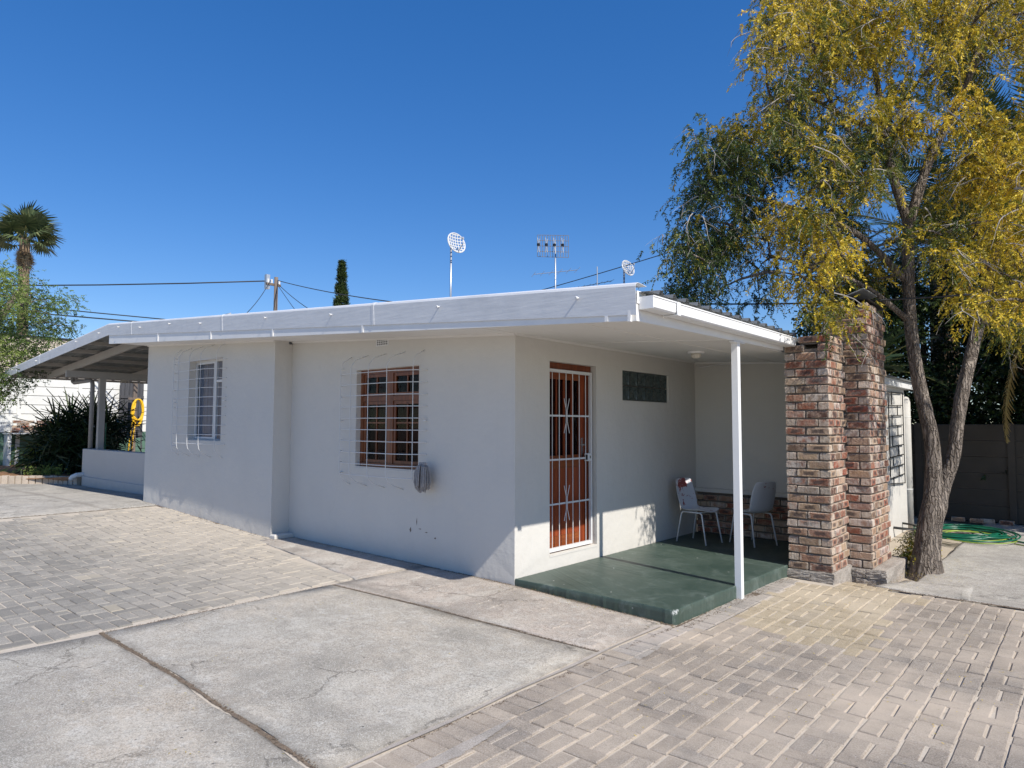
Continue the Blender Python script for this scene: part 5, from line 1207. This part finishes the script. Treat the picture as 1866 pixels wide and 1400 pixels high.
for az, el, s in ((R(-62), R(38), 1.15), (R(-48), R(58), 1.2), (R(188), R(5), 1.1), (R(200), R(-12), 1.0), (R(-10), R(62), 1.25), (R(8), R(48), 1.2)):
    place_frond('frond', FM[0], P1, (PC[0]+.1, PC[1], PC[2]+.1), az, el, .2, s)
P3 = thing('young_palm', 'feather palm with raised fronds at the right edge above the yellow tree', 'palm', (3.75, 11.3, -.2))
mb, _ = trunk_tube([(3.75, 11.3, -.3), (3.75, 11.3, 3), (3.75, 11.3, 6.0)], [.3, .28, .28], 16, .05, .15); part('trunk', mb, M['palm_trunk'], P3, True)
for k in range(26):
    az = k*2.399+rnd.uniform(-.2, .2); el = R(80-70*(k/26)); place_frond('frond', FM[k % 4], P3, (3.75, 11.3, 6.1), az, el, rnd.uniform(-.3, .3), rnd.uniform(.9, 1.15))
dm = frond_mesh(2.3, M['frond_dry'], seed=9, arch=.5, ll=.42, pairs=60, droopl=.6)
t = thing('dry_frond', 'hanging dry yellow palm frond in front of the dark hedge', 'palm frond', (3.75, 9.9, 3.4))
place_frond('frond', dm, t, (3.75, 9.9, 3.4), R(192), R(-66), .3, 1.0)
# small palm tuft by the roof
t = thing('low_palm', 'low dark palm tuft showing just above the roof edge, left of the chimney', 'palm', (1.35, 5.9, 0))
mb, _ = trunk_tube([(1.3, 8.9, -.2), (1.3, 8.9, 2.6)], [.16, .14], 10, .05, .2)
BASE[t] = Vector((1.3, 8.9, -.2)); t.location = BASE[t]; part('trunk', mb, M['palm_trunk'], t, True)
sm = [frond_mesh(1.35, M['frond'], seed=20+i, arch=.8, ll=.30, pairs=44, lw=.022) for i in range(2)]
for k in range(22): place_frond('frond', sm[k % 2], t, (1.3, 8.9, 2.6), k*2.399, R(75-70*(k/22)), rnd.uniform(-.3, .3), rnd.uniform(.85, 1.1))
# fan palm far left
def fan_mesh(mat, seed, Lp=1.0, Lf=1.0):
    r_ = np.random.default_rng(seed); V = []; Q = []; tn = []
    def quad(a, b, c, d, t): o = len(V); V.extend([a, b, c, d]); Q.append((o, o+1, o+2, o+3)); tn.extend([t]*4)
    z = np.array([0, 0, 1.]); 
    for i in range(6):
        t0, t1 = i/6, (i+1)/6; a = np.array([Lp*t0, 0, -.25*Lp*t0**2]); b = np.array([Lp*t1, 0, -.25*Lp*t1**2]); w = np.array([0, .03, 0]); quad(a-w, a+w, b+w, b-w, .9)
    h = np.array([Lp, 0, -.25*Lp])
    for k in range(30):
        a = (k/29*2-1)*R(150); d = np.array([math.cos(a), math.sin(a), 0]); l = Lf*r_.uniform(.8, 1.05)*(1-.25*abs(a)/R(150)); dr = r_.uniform(.35, .8)
        sd = np.array([-math.sin(a), math.cos(a), 0]); w = sd*.045*Lf
        m = h+d*l*.55+np.array([0, 0, -.15*l*dr*.4]); e = h+d*l*.9+np.array([0, 0, -l*dr*.55]); c = r_.uniform(.1, .75)
        quad(h-w*.3, h+w*.3, m+w, m-w, c); quad(m-w, m+w, e+w*.15, e-w*.15, c)
    return np_mesh('fan_frond', np.array(V), np.array(Q), mat, np.array(tn))
FP = (-49.7, 7.2, 14.0)
t = thing('fan_palm', 'tall fan palm with a shaggy skirt of dead leaves, far beyond the carport', 'palm', (FP[0], FP[1], 0))
mb, _ = trunk_tube([(FP[0]+.1, FP[1]+.2, 0), (FP[0]+.1, FP[1]+.1, 7), FP], [.42, .33, .30], 12, .04, .5); part('trunk', mb, M['palm_trunk'], t, True)
fm = [fan_mesh(M['fan'], i, 1.35, 1.35) for i in range(3)]; fd = [fan_mesh(M['fan_dry'], 7+i, .7, .85) for i in range(2)]
for k in range(30): place_frond('fan_frond', fm[k % 3], t, FP, k*2.399, R(82-118*(k/38)), rnd.uniform(-.5, .5), rnd.uniform(.8, 1.1))
for k in range(14): place_frond('dead_frond', fd[k % 2], t, (FP[0], FP[1], FP[2]-.4-.05*k), k*2.399+.5, R(-62-rnd.uniform(0, 20)), rnd.uniform(-.4, .4), rnd.uniform(.8, 1.2))

# ================================================================== TREES, HEDGE
LC = [(-17.03,-1.25,2.87,0.84),(-17.71,0.38,4.25,0.3),(-17.28,-0.33,2.64,0.36),(-17.41,-0.54,4.23,0.93),(-16.31,-1.34,5.55,0.59),(-18.32,-0.89,3.26,0.91),(-16.73,0.63,4.94,0.52),(-16.23,-1.54,3.53,0.78),(-16.09,-0.55,4.53,0.9),(-17.89,-1.13,4.92,0.81),(-18.16,-0.36,5.09,0.42),(-16.74,-1.41,2.17,0.44),(-16.89,-1.45,5.24,0.4),(-16.94,-0.93,5.54,0.6),(-16.29,-0.36,5.09,0.27),(-16.58,-1.21,3.61,0.09),(-18.02,-0.46,3.61,0.89),(-15.87,-1.1,4.99,1.0),(-18.94,-0.77,4.92,0.22),(-17.65,-0.96,5.34,0.06),(-16.6,-0.9,4.1,0.88),(-15.57,-0.92,4.97,0.96),(-16.88,0.01,4.9,0.28),(-18.91,-0.83,4.43,0.74),(-17.52,0.62,4.92,0.78),(-18.74,-0.81,2.4,0.7),(-17.45,-1.33,3.92,0.69),(-15.48,-0.89,4.46,0.62),(-18.86,-0.91,5.31,0.42),(-17.03,-0.39,3.07,0.63),(-17.1,0.52,4.28,0.3),(-16.45,-1.26,2.63,0.56),(-17.45,-0.03,4.73,0.2),(-16.1,-0.53,3.68,0.43),(-17.05,-1.55,5.75,0.55),(-19.29,-0.96,4.44,0.74),(-16.63,-0.95,2.87,0.02),(-16.95,-0.61,2.85,0.68),(-16.48,-0.59,3.9,0.4),(-16.79,-0.98,2.67,0.69),(-17.35,-0.71,2.3,0.04),(-17.31,0.05,3.1,0.56),(-17.77,-0.4,3.34,0.95),(-16.94,-0.76,2.63,0.33),(-17.59,-0.77,3.5,0.22),(-18.58,-1.07,3.35,0.79),(-17.08,-0.84,4.43,0.73),(-16.08,-0.22,3.61,0.11),(-17.88,-0.87,5.1,0.76),(-17.94,-0.06,4.47,0.1),(-16.46,-0.33,4.8,0.24),(-19.23,-0.9,4.82,0.47),(-17.51,-0.93,3.95,0.96),(-17.28,-1.27,2.59,0.33),(-17.84,-0.67,4.76,0.12),(-15.86,-0.01,4.4,0.02),(-17.22,0.87,4.32,0.14),(-17.22,-1.37,5.63,0.15),(-15.7,-1.03,5.19,0.8),(-17.87,0.3,4.61,0.02),(-17.41,-0.64,3.14,0.22),(-15.54,-0.81,5.12,0.54),(-17.54,-0.86,2.27,0.21),(-16.22,-0.63,3.39,0.94),(-15.05,-0.27,4.63,0.42),(-18.84,-1.17,5.11,0.78),(-15.85,-1.13,3.58,0.92),(-17.74,-0.79,3.23,0.86),(-16.74,0.05,3.4,0.22),(-16.52,-0.89,3.86,0.02),(-15.22,-0.65,2.77,0.02),(-19.1,-1.08,4.64,0.81),(-16.23,-0.37,3.96,0.02),(-17.04,-0.1,3.42,0.62),(-17.32,0.3,3.69,0.35),(-17.78,-0.9,2.93,0.92),(-16.43,-0.71,2.43,0.34),(-18.45,-0.8,2.14,0.66),(-18.45,-0.71,4.37,0.65),(-18.2,-0.95,5.66,0.46),(-17.61,0.53,4.15,0.44),(-19.05,-0.84,4.21,0.43),(-17.19,-0.55,4.48,0.97),(-16.7,-0.09,4.25,0.68),(-17.64,-1.34,2.98,0.49),(-18.33,-0.09,5.12,0.75),(-16.62,-0.63,3.66,0.77),(-16.65,-0.41,3.28,0.61),(-16.39,-1.67,5.34,0.48),(-15.91,-0.08,3.81,0.33)]
t = thing('pepper_tree', 'light green airy tree overhanging the white precast wall at the left edge', 'tree', (-17.6, -2.2, .1))
mb, pp = trunk_tube([(-17.6, -2.2, -.1), (-17.5, -2.0, 1.6), (-17.3, -1.5, 3.0), (-17.1, -.9, 4.2), (-17.0, -.4, 5.2)], [.24, .18, .15, .10, .05], 14, .06, .15); part('trunk', mb, M['bark'], t, True)
LC2 = LC+[(x-rnd.uniform(.3, 1.6), y-rnd.uniform(.8, 2.6), z+rnd.uniform(-.3, .6), w) for x, y, z, w in LC[::2]]
grow([tuple(p) for p in pp[8:]], LC2, t, M['bark'], .03)
leaves(LC2, .17, 42, 12, .30, .060, .024, .35, M['leaf_green'], 'foliage', t, sub=.15)
t = thing('cypress', 'dark narrow cypress poking above the roof line', 'tree', (-33.5, 21.2, 0))
cy = []
for k in range(170):
    z = rnd.uniform(8.6, 12.45); r = .46*min(1, (12.55-z)/3.1)**.85; a = rnd.random()*6.28; cy.append((-33.5+math.cos(a)*r*.75, 21.2+math.sin(a)*r*.75, z, rnd.uniform(.2, .9)))
mb, _ = trunk_tube([(-33.5, 21.2, 0), (-33.5, 21.2, 11.5)], [.2, .04], 8, .04, .6); part('trunk', mb, M['bark'], t, True)
leaves(cy, .05, 46, 6, .14, .08, .045, -.5, M['leaf_dark'], 'foliage', t)
def bush(name, label, cat, base, n, box, tone, r, per, nl, L, ll, lw, mat='leaf_dark', stemr=.03):
    t = thing(name, label, cat, base); x0, x1, y0, y1, z0, z1 = box
    cl = [(rnd.uniform(x0, x1), rnd.uniform(y0, y1), rnd.uniform(z0, z1)*(1-.12*rnd.random()), rnd.uniform(*tone)) for _ in range(n)]
    mb, pp = trunk_tube([base, (base[0]+.1, base[1], (z0+z1)/2), (base[0], base[1], z1-.3)], [stemr*2.5, stemr*2, stemr], 8, .05, .3); part('trunk', mb, M['bark'], t, True)
    grow([tuple(p) for p in pp], cl, t, M['bark'], stemr*.5, 'branch')
    leaves(cl, r, per, nl, L, ll, lw, .35, M[mat], 'foliage', t); return t
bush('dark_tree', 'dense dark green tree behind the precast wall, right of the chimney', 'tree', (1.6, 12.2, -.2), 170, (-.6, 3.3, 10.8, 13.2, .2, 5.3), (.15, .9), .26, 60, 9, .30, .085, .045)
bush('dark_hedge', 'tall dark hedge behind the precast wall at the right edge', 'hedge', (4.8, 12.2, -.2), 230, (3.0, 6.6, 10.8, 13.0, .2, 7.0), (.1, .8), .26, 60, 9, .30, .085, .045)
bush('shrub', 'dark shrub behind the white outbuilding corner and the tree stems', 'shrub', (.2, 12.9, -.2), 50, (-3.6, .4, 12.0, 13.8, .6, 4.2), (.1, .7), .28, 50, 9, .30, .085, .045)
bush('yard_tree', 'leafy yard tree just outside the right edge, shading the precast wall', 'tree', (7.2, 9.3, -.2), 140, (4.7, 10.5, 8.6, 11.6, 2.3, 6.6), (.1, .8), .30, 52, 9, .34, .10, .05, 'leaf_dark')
t = bush('veranda_shrub', 'shrub with small light leaves in the flower bed behind the brick edging', 'shrub', (-15.9, -.05, .2), 10, (-16.3, -15.5, -.25, .25, .25, .45), (.5, 1), .07, 26, 8, .14, .04, .018, 'leaf_green', .006)
t = bush('aloe_like_plant', 'pale blue green succulent by the spiky bush in the flower bed', 'plant', (-17.6, .15, .2), 9, (-17.9, -17.2, -.1, .4, .4, .95), (.6, 1), .10, 26, 7, .18, .08, .035, 'leaf_green', .01)
# spiky bush
t = thing('spiky_bush', 'big dark spiky yucca-like bush beside the veranda half wall', 'bush', (-16.9, 1.1, .15))
def blade(L, w, seed):
    r_ = random.Random(seed); V = []; Q = []; n = 4
    for i in range(n+1):
        t_ = i/n; x = L*t_; z = -.10*L*t_**2; ww = w*(.6+.8*t_)*(1-t_)**.55 if t_ < 1 else .001; V += [(x, -ww, z+.01), (x, 0, z-.006), (x, ww, z+.01)]
    for i in range(n): a = i*3; Q += [(a, a+3, a+4, a+1), (a+1, a+4, a+5, a+2)]
    return np_mesh('leaf_blade', np.array(V), np.array(Q), M['leaf_agave'], np.full(len(V), r_.uniform(.2, .8)))
bl = [blade(rnd.uniform(.75, .98), .034, i) for i in range(8)]
heads = [(-17.0, .55, 1.35), (-17.4, 1.0, 1.65), (-16.6, 1.25, 1.75), (-17.2, 1.55, 1.65), (-16.4, 1.6, 1.45), (-16.7, .55, .75), (-16.2, 1.2, .80), (-17.5, .35, .85)]
nb_ = 0
for hi, hd in enumerate(heads):
    m_ = MB().tube([(hd[0]*.7-16.9*.3, hd[1]*.7+.33, .1), (hd[0], hd[1], hd[2])], [.09, .07], 8); part('stem', m_, M['palm_trunk'], t, True)
    for k in range(37):
        place_frond('leaf_blade', bl[(k+hi) % 8], t, (hd[0], hd[1], hd[2]+.002*k), k*2.399+hi, R(80-125*(k/37)+rnd.uniform(-8, 8)), rnd.uniform(-.3, .3), rnd.uniform(.85, 1.15))
# inner filling foliage of the bush
leaves([(-16.9+rnd.gauss(0, .42), 1.15+rnd.gauss(0, .45), rnd.uniform(.35, 1.75), .2) for _ in range(90)], .16, 26, 4, .34, .36, .035, .3, M['leaf_agave'], 'inner_leaves', t)

# ================================================================== LEFT BACKGROUND
t = thing('flower_bed', 'raised flower bed of red soil edged with pale bricks', 'flower bed', (-18, 0, .1))
mb = MB(); nx = 22
for j in range(nx+1):
    for i in range(nx+1): x = lerp(-22, -14.1, i/nx); y = lerp(-3.0 if x < -16 else -1.0-(-16-x)*-.9*0, 4.5, j/nx); mb.v.append((x, max(y, (-1.0 if x < -15.9 else (x+15.9)*.62-1.0+.12)), .24+.04*math.sin(x*2.3)*math.cos(y*3)+rnd.uniform(-.015, .015)))
for j in range(nx):
    for i in range(nx): a = j*(nx+1)+i; mb.f.append((a, a+1, a+nx+2, a+nx+1))
part('soil', mb, M['soil'], t, True)
cbm = brick_meshes(.135, 4, .10, .215, M['curb'])
def curb(a, b):
    a = Vector(a); b = Vector(b); n = int((b-a).length/.150); ang = math.atan2(b.y-a.y, b.x-a.x)
    for i in range(n): p = a.lerp(b, (i+.5)/n); put('edging_brick', rnd.choice(cbm), t, (p.x, p.y, .19+rnd.uniform(-.01, .01)), ang+rnd.gauss(0, .03))
curb((-16.1, -3.2, 0), (-15.9, -1.0, 0)); curb((-15.9, -1.0, 0), (-14.95, -.10, 0)); curb((-14.95, -.10, 0), (-14.05, .26, 0))
# precast walls
def precast(name, label, base, axis, c, a0, nb, bay, z0, rows, ph, mats, gap=.007, th=.05, posts=True):
    t = thing(name, label, 'wall', base); dirx = axis == 'x'
    for b in range(nb):
        u0 = a0+b*bay
        for r in range(rows):
            z = z0+r*ph; m = mats(r, b); dj = rnd.uniform(-.006, .006); w0, w1 = u0+.055, u0+bay-.055
            mb = MB().box(*((w0, w1, c+dj, c+dj+th) if dirx else (c+dj, c+dj+th, w0, w1)), z+gap/2, z+ph-gap/2, .008); part('panel', mb, m, t)
        part('groove_core', MB().box(*((u0+.05, u0+bay-.05, c+.018, c+.032) if dirx else (c+.018, c+.032, u0+.05, u0+bay-.05)), z0, z0+rows*ph-.01), M['mortar'], t)
        mb = MB().box(*((u0-.055, u0+.055, c-.04, c+.09) if dirx else (c-.04, c+.09, u0-.055, u0+.055)), z0-.1, z0+rows*ph+.02); part('post', mb, mats(rows-1, b), t)
    return t
precast('precast_wall', 'tall white precast slab wall with a green lower part behind the veranda', (-22, .5, 0), 'y', -22.0, -4.37, 6, 1.73, .08, 10, .302, lambda r, b: M['precast_green'] if r < 4 else M['precast'], gap=.020)
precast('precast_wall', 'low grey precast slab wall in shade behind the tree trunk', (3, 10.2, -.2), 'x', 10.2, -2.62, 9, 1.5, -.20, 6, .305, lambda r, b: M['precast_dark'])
t = thing('far_building', 'large beige rendered building behind the white precast wall', 'building', (-30, 0, 0))
part('wall', MB().box(-36, -30, -12, 12, 0, 5.28), M['beige'], t); part('parapet', MB().box(-36.05, -29.95, -12.05, 12.05, 5.285, 5.36), M['black'], t)
t = thing('dark_boards', 'dark upright boards standing against the white precast wall', 'boards', (-21.8, 4.35, .1))
for k in range(5): part('board', MB().box(-21.86, -21.83, 3.78+k*.16, 3.93+k*.16, .15, 3.05), M['dark_timber'], t)  # plain dark boards set upright against the precast wall
part('ledge', MB().box(-21.825, -21.79, 3.79, 4.57, .7, .8).box(-21.825, -21.79, 3.79, 4.57, 2.5, 2.6), M['dark_timber'], t)
t = thing('green_slats', 'low green slatted panel in front of the white precast wall', 'bin', (-21.4, 4.1, .1))
for r in range(6):  # slats stand for the green lower part of the precast wall
    part('slat', MB().box(-21.06, -21.03, 3.25, 4.22, .18+r*.152, .18+r*.152+.14, .004), M['precast_green'], t)
part('frame', MB().box(-21.7, -21.06, 3.25, 3.29, .1, 1.06).box(-21.7, -21.06, 4.18, 4.22, .1, 1.06), M['precast_green'], t)
t = thing('wooden_post', 'brown timber post with a short cross piece carrying the yellow hose', 'post', (-21.0, 4.32, .1))
part('post', MB().box(-21.02, -20.92, 3.90, 4.02, .1, 3.15), M['pole'], t); part('cross_piece', MB().box(-20.92, -20.86, 3.72, 4.12, 2.42, 2.50), M['pole'], t)
mb = MB()
for k in range(9):
    pts = []; ra, rb = .17+rnd.uniform(-.03, .03), .42+rnd.uniform(-.07, .05); cyy = 4.02+rnd.uniform(-.02, .02)
    for i in range(33): a = i/32*2*math.pi; pts.append((-20.83+.02*math.sin(a*3+k), cyy+ra*math.sin(a), 2.44-rb+rb*math.cos(a)))
    mb.tube(pts, .022, 6, False)
mb.tube([(-20.85, 3.96, 2.42), (-20.86, 3.88, 1.7), (-20.86, 3.80, 1.0), (-20.85, 3.76, .4)], .020, 6); mb.tube([(-20.85, 3.98, 1.7), (-20.86, 3.92, 1.2), (-20.86, 3.86, .4)], .020, 6)
solo('hose_coil', mb, M['hose_y'], 'bright yellow hose coiled on the timber post', 'hose', True)
solo('garden_stake', MB().tube([(-14.6, .9, .2), (-14.62, .93, 2.0)], .018, 6).tube([(-14.72, 1.0, .2), (-14.60, .97, 1.6)], .018, 6), M['hose_g'], 'thin green garden stakes beside the veranda post', 'stakes')
t = thing('brick_pile', 'heap of brown old bricks and rubble in front of the green part of the wall', 'brick pile', (-21, .9, .2))
for k in range(34): put('brick', rnd.choice(BR), t, (-21.6+rnd.gauss(0, .06), .7+(k % 7)*.24+rnd.gauss(0, .04), 1.32+(k//7)*.08), math.pi/2+rnd.gauss(0, .25))
part('shelf', MB().box(-21.9, -21.4, .4, 2.4, 1.24, 1.275), M['precast'], t)
for y in (.5, 2.3): part('support', MB().box(-21.9, -21.45, y-.05, y+.05, .2, 1.24), M['precast'], t)

# ================================================================== RIGHT BACKGROUND
t = thing('white_outbuilding', 'white outbuilding corner with a rounded pilaster, between the chimney and the tree', 'building', (1.0, 7.2, -.2))
part('wall', MB().box(-3.0, 2.00, 5.6, 8.38, -.3, 2.24), M['white_wall'], t)
part('rounded_pilaster', MB().tube([(1.93, 8.62, -.3), (1.93, 8.62, 2.02), (1.93, 8.62, 2.10), (1.93, 8.62, 2.14)], [.12, .12, .10, .04], 20), M['white_wall'], t, True)
part('fascia', MB().hexa([(1.9, 5.5, 2.245), (2.10, 5.5, 2.245), (2.10, 8.75, 2.245), (1.9, 8.75, 2.245), (1.9, 5.5, 2.36), (2.10, 5.5, 2.36), (2.10, 8.75, 2.36), (1.9, 8.75, 2.36)]), M['white_paint'], t)
part('roof_sheet', MB().box(-3.1, 2.14, 5.45, 8.8, 2.365, 2.39), M['roof'], t)
part('pipe_band', MB().tube([(1.93, 8.62, 1.75), (1.93, 8.62, 1.765)], .124, 20).tube([(1.93, 8.62, .45), (1.93, 8.62, .465)], .124, 20), M['precast'], t)
t = thing('wall_trellis', 'black steel trellis fixed to the white outbuilding wall', 'trellis', (2.03, 7.6, .5))
part('upright', MB().bar((2.03, 8.10, .60), (2.03, 8.10, 2.17), .014, .014, (1, 0, 0)), M['trellis'], t)
part('upright', MB().bar((2.03, 7.02, .75), (2.03, 7.02, 2.13), .014, .014, (1, 0, 0)), M['trellis'], t)
zz = [.60, .76, .93, 1.10, 1.27, 1.44, 1.61, 1.78, 1.95, 2.17]
for k, z in enumerate(zz): part('rung', MB().bar((2.03, 7.0, z-.03+(.08 if k == 0 else 0)), (2.03, 8.10, z), .014, .014), M['trellis'], t)
for k in range(9):
    y = 7.66 if k % 2 else 7.25; part('short_upright', MB().bar((2.03, y, zz[k]-.01), (2.03, y, zz[k+1]-.01), .014, .014, (1, 0, 0)), M['trellis'], t)

# garden hoses
def coil(cx_, cy_, r0, n, mat, name, label, z=-.19, rad=.012, tails=True, ell=1.0):
    pts = []
    for i in range(n*26):
        a = i/26*2*math.pi; r = r0*(1+.16*math.sin(a*.37+1)+.10*math.sin(a*.83))*(1-.018*(i/26)); pts.append((cx_+r*math.cos(a)+.10*math.sin(a*.11), cy_+ell*r*math.sin(a)+.08*math.cos(a*.07), gs(cx_, cy_)+.02+.010*((i/26) % 6)+.012*math.sin(a*1.7)))
    if tails: pts += [(cx_+r0*1.2, cy_-.4*r0, gs(cx_, cy_)+.015), (cx_+r0*1.8, cy_-.9*r0, gs(cx_, cy_)+.015)]
    return solo(name, MB().tube(pts, rad, 6), mat, label, 'hose', True)
coil(2.85, 8.05, .62, 15, M['hose_g'], 'garden_hose', 'dark green garden hose in a big loose coil on the concrete yard', ell=1.25)
coil(2.98, 7.75, .50, 3, M['hose_l'], 'garden_hose', 'thin lime yellow hose tangled on top of the green coil', z=-.1, rad=.008, ell=1.2)
pts = [(2.0+.35*math.cos(a)*(1-.02*k), 7.6+.35*math.sin(a)*(1-.02*k), gs(2, 7.6)+.03+.05*abs(math.sin(a/2))+.004*k) for k in range(4) for a in [i/20*6.28 for i in range(20)]]
solo('black_hose', MB().tube(pts, .014, 6), M['hose_k'], 'black hose loops lying at the foot of the white outbuilding', 'hose', True)
t = thing('old_bricks', 'few loose red bricks lying at the foot of the shaded precast wall', 'bricks', (2.9, 9.8, -.2))
for (x, y, a) in ((2.55, 9.9, .1), (2.85, 9.85, .05), (3.0, 9.95, .3), (3.3, 9.9, -.1)): put('brick', rnd.choice(BR), t, (x, y, -.16), a)

# ================================================================== ANTENNAS, POLE, CABLES
def dish(base, top, r, label, facing):
    t = thing('grid_dish', label, 'satellite dish', base); part('mast', MB().tube([base, (base[0], base[1], top[2]+.02)], .019, 8), M['steel'], t, True)
    f = Vector(facing).normalized(); a = f.cross(Vector((0, 0, 1))).normalized(); b = a.cross(f); c = Vector(top)+f*.10
    mb = MB(); N = 7
    def q(u, v): return c+a*u*r+b*v*r+f*(.20*r*(u*u+v*v)-.1*r)
    for k in range(N):
        s = (k+.5)/N*2-1; e = math.sqrt(max(0, 1-s*s))
        for w in (0, 1):
            P_s = [q(s, e*(2*i/8-1)) if w else q(e*(2*i/8-1), s) for i in range(9)]; mb.tube(P_s, r*.050, 4)
    mb.tube([q(math.cos(i/28*6.2832), math.sin(i/28*6.2832)) for i in range(29)], r*.055, 6); part('mesh_reflector', mb, M['white_bar'], t)
    part('feed_arm', MB().tube([q(0, -.95), c+f*r*1.0+b*(-.5*r), c+f*r*1.05+b*(-.1*r)], r*.04, 6).tube([c+f*r*1.0, c+f*r*1.15], r*.12, 8), M['steel'], t)
RZ = lambda x: zr(x)
dish((-4.80, 3.68, RZ(-4.8)), (-4.77, 3.70, 5.07), .205, 'perforated satellite dish on a tall mast, leftmost above the roof', (.96, -.12, .25))
dish((-2.51, 6.305, 0), (-2.51, 6.305, 4.70), .165, 'perforated satellite dish low above the right end of the roof', (.93, -.2, .3))
t = thing('tv_antenna', 'grid panel television antenna with four dipoles on a mast', 'antenna', (-2.65, 4.20, RZ(-2.65)))
part('mast', MB().tube([(-2.65, 4.20, RZ(-2.65)), (-2.65, 4.20, 4.86)], .014, 8), M['steel'], t, True)
mb = MB(); ax_ = Vector((.98, .30, -.13)).normalized(); O = Vector((-2.66, 4.23, 4.80))
for i in range(13): p = O+ax_*(-.36+.60*i/12); mb.tube([p+Vector((0, 0, -.20)), p+Vector((0, 0, .20))], .005, 4)
for j in range(5): z = Vector((0, 0, -.20+.1*j)); mb.tube([O+ax_*-.36+z, O+ax_*.24+z], .0055, 4)
part('reflector_grid', mb, M['pipe'], t)
for i in range(4):
    p = O+ax_*(-.30+.155*i)+Vector((.03, -.10, 0)); part('dipole', MB().tube([p+Vector((-.02, 0, -.14)), p, p+Vector((-.02, 0, .13))], .005, 4).tube([p+Vector((.03, 0, .10)), p, p+Vector((.02, 0, -.14))], .005, 4), M['white_bar'], t); part('insulator', MB().box(p.x-.02, p.x+.02, p.y-.02, p.y+.02, p.z-.025, p.z+.02), M['black'], t)
mb = MB().tube([(-2.95, 3.95, 4.28), (-2.35, 4.45, 4.36)], .006, 5)
for i in range(6): p = Vector((-2.95, 3.95, 4.28)).lerp(Vector((-2.35, 4.45, 4.36)), i/5); mb.tube([p+Vector((-.16, .14, 0)), p+Vector((.16, -.14, 0))], .0035, 4)
part('yagi', mb, M['steel'], t)
t = thing('yagi_antenna', 'small yagi antenna on a thin mast, between the grid antenna and the right dish', 'antenna', (-2.92, 5.95, 0))
part('mast', MB().tube([(-2.92, 5.95, 0), (-2.92, 5.95, 4.78)], .011, 6), M['steel'], t)
mb = MB().tube([(-3.20, 5.65, 4.34), (-2.72, 6.18, 4.50)], .006, 5)
for i in range(7): p = Vector((-3.20, 5.65, 4.34)).lerp(Vector((-2.72, 6.18, 4.50)), i/6); mb.tube([p+Vector((-.11, .09, 0)), p+Vector((.11, -.09, 0))], .003, 4)
part('elements', mb, M['wire'], t)
t = thing('utility_pole', 'weathered timber utility pole with insulators beyond the roof', 'pole', (-27.6, 13.04, 0))
part('post', MB().tube([(-27.6, 13.04, 0), (-27.6, 13.04, 9.25)], [.13, .10], 10), M['pole'], t, True)
part('cross_arm', MB().box(-27.75, -27.65, 12.55, 13.35, 8.80, 8.92), M['pole'], t)
part('bracket', MB().box(-27.9, -27.7, 12.55, 12.75, 8.6, 9.35), M['steel'], t)
for y in (12.65, 12.85, 13.28): part('insulator', MB().tube([(-27.7, y, 8.92), (-27.7, y, 9.12)], .05, 8), M['white_bar'], t)
def cable(pts, r, label, sag=.3):
    P = []
    for k in range(len(pts)-1):
        a, b = Vector(pts[k]), Vector(pts[k+1])
        for i in range(13): u = i/12; p = a.lerp(b, u); p.z -= sag*4*u*(1-u); P.append(p)
    return solo('overhead_cable', MB().tube(P, r, 5), M['wire'], label, 'cable', True, 'overhead cables')
cable([(-60, -25, 9.0), (-27.7, 12.85, 9.05)], .035, 'black cable running level from the left edge to the utility pole', .9)
cable([(-40, -14, 8.0), (-18.4, 3.83, 5.0), (-9.5, 9.0, 3.5)], .018, 'upper of two cables sloping down behind the carport roof', .1)
cable([(-40, -14.5, 7.5), (-18.4, 3.83, 4.85), (-9.5, 9.0, 3.4)], .022, 'lower of two cables sloping down behind the carport roof', .1)
cable([(-27.7, 12.75, 9.0), (-17.6, 5.0, 4.6)], .016, 'cable dropping leftwards from the utility pole to the roof', .5)
cable([(-27.6, 13.1, 9.1), (-10.5, 9.1, 5.2), (-5, 7.5, 3.6)], .020, 'long cable sloping right from the utility pole past the cypress', .15)
cable([(-27.6, 13.1, 8.95), (-14.0, 8.5, 4.6)], .016, 'cable dropping rightwards from the utility pole, short of the cypress', .3)
cable([(-27.6, 13.1, 8.90), (-19.5, 9.8, 5.6)], .014, 'steep thin stay wire right of the utility pole', .05)
cable([(-7.5, 5.2, 4.0), (-1.58, 6.45, 4.95), (6.0, 8.9, 6.9)], .009, 'thin cable rising behind the grid antenna into the tree', .05)
cable([(-.6, 3.45, 3.43), (2.03, 3.62, 3.14), (4.6, 4.2, 3.12)], .011, 'thick black cable crossing in front of the chimney top', .02)
cable([(1.5, 5.2, 3.82), (4.6, 6.3, 4.42)], .007, 'thin cable crossing the tree crown above the chimney', .03)
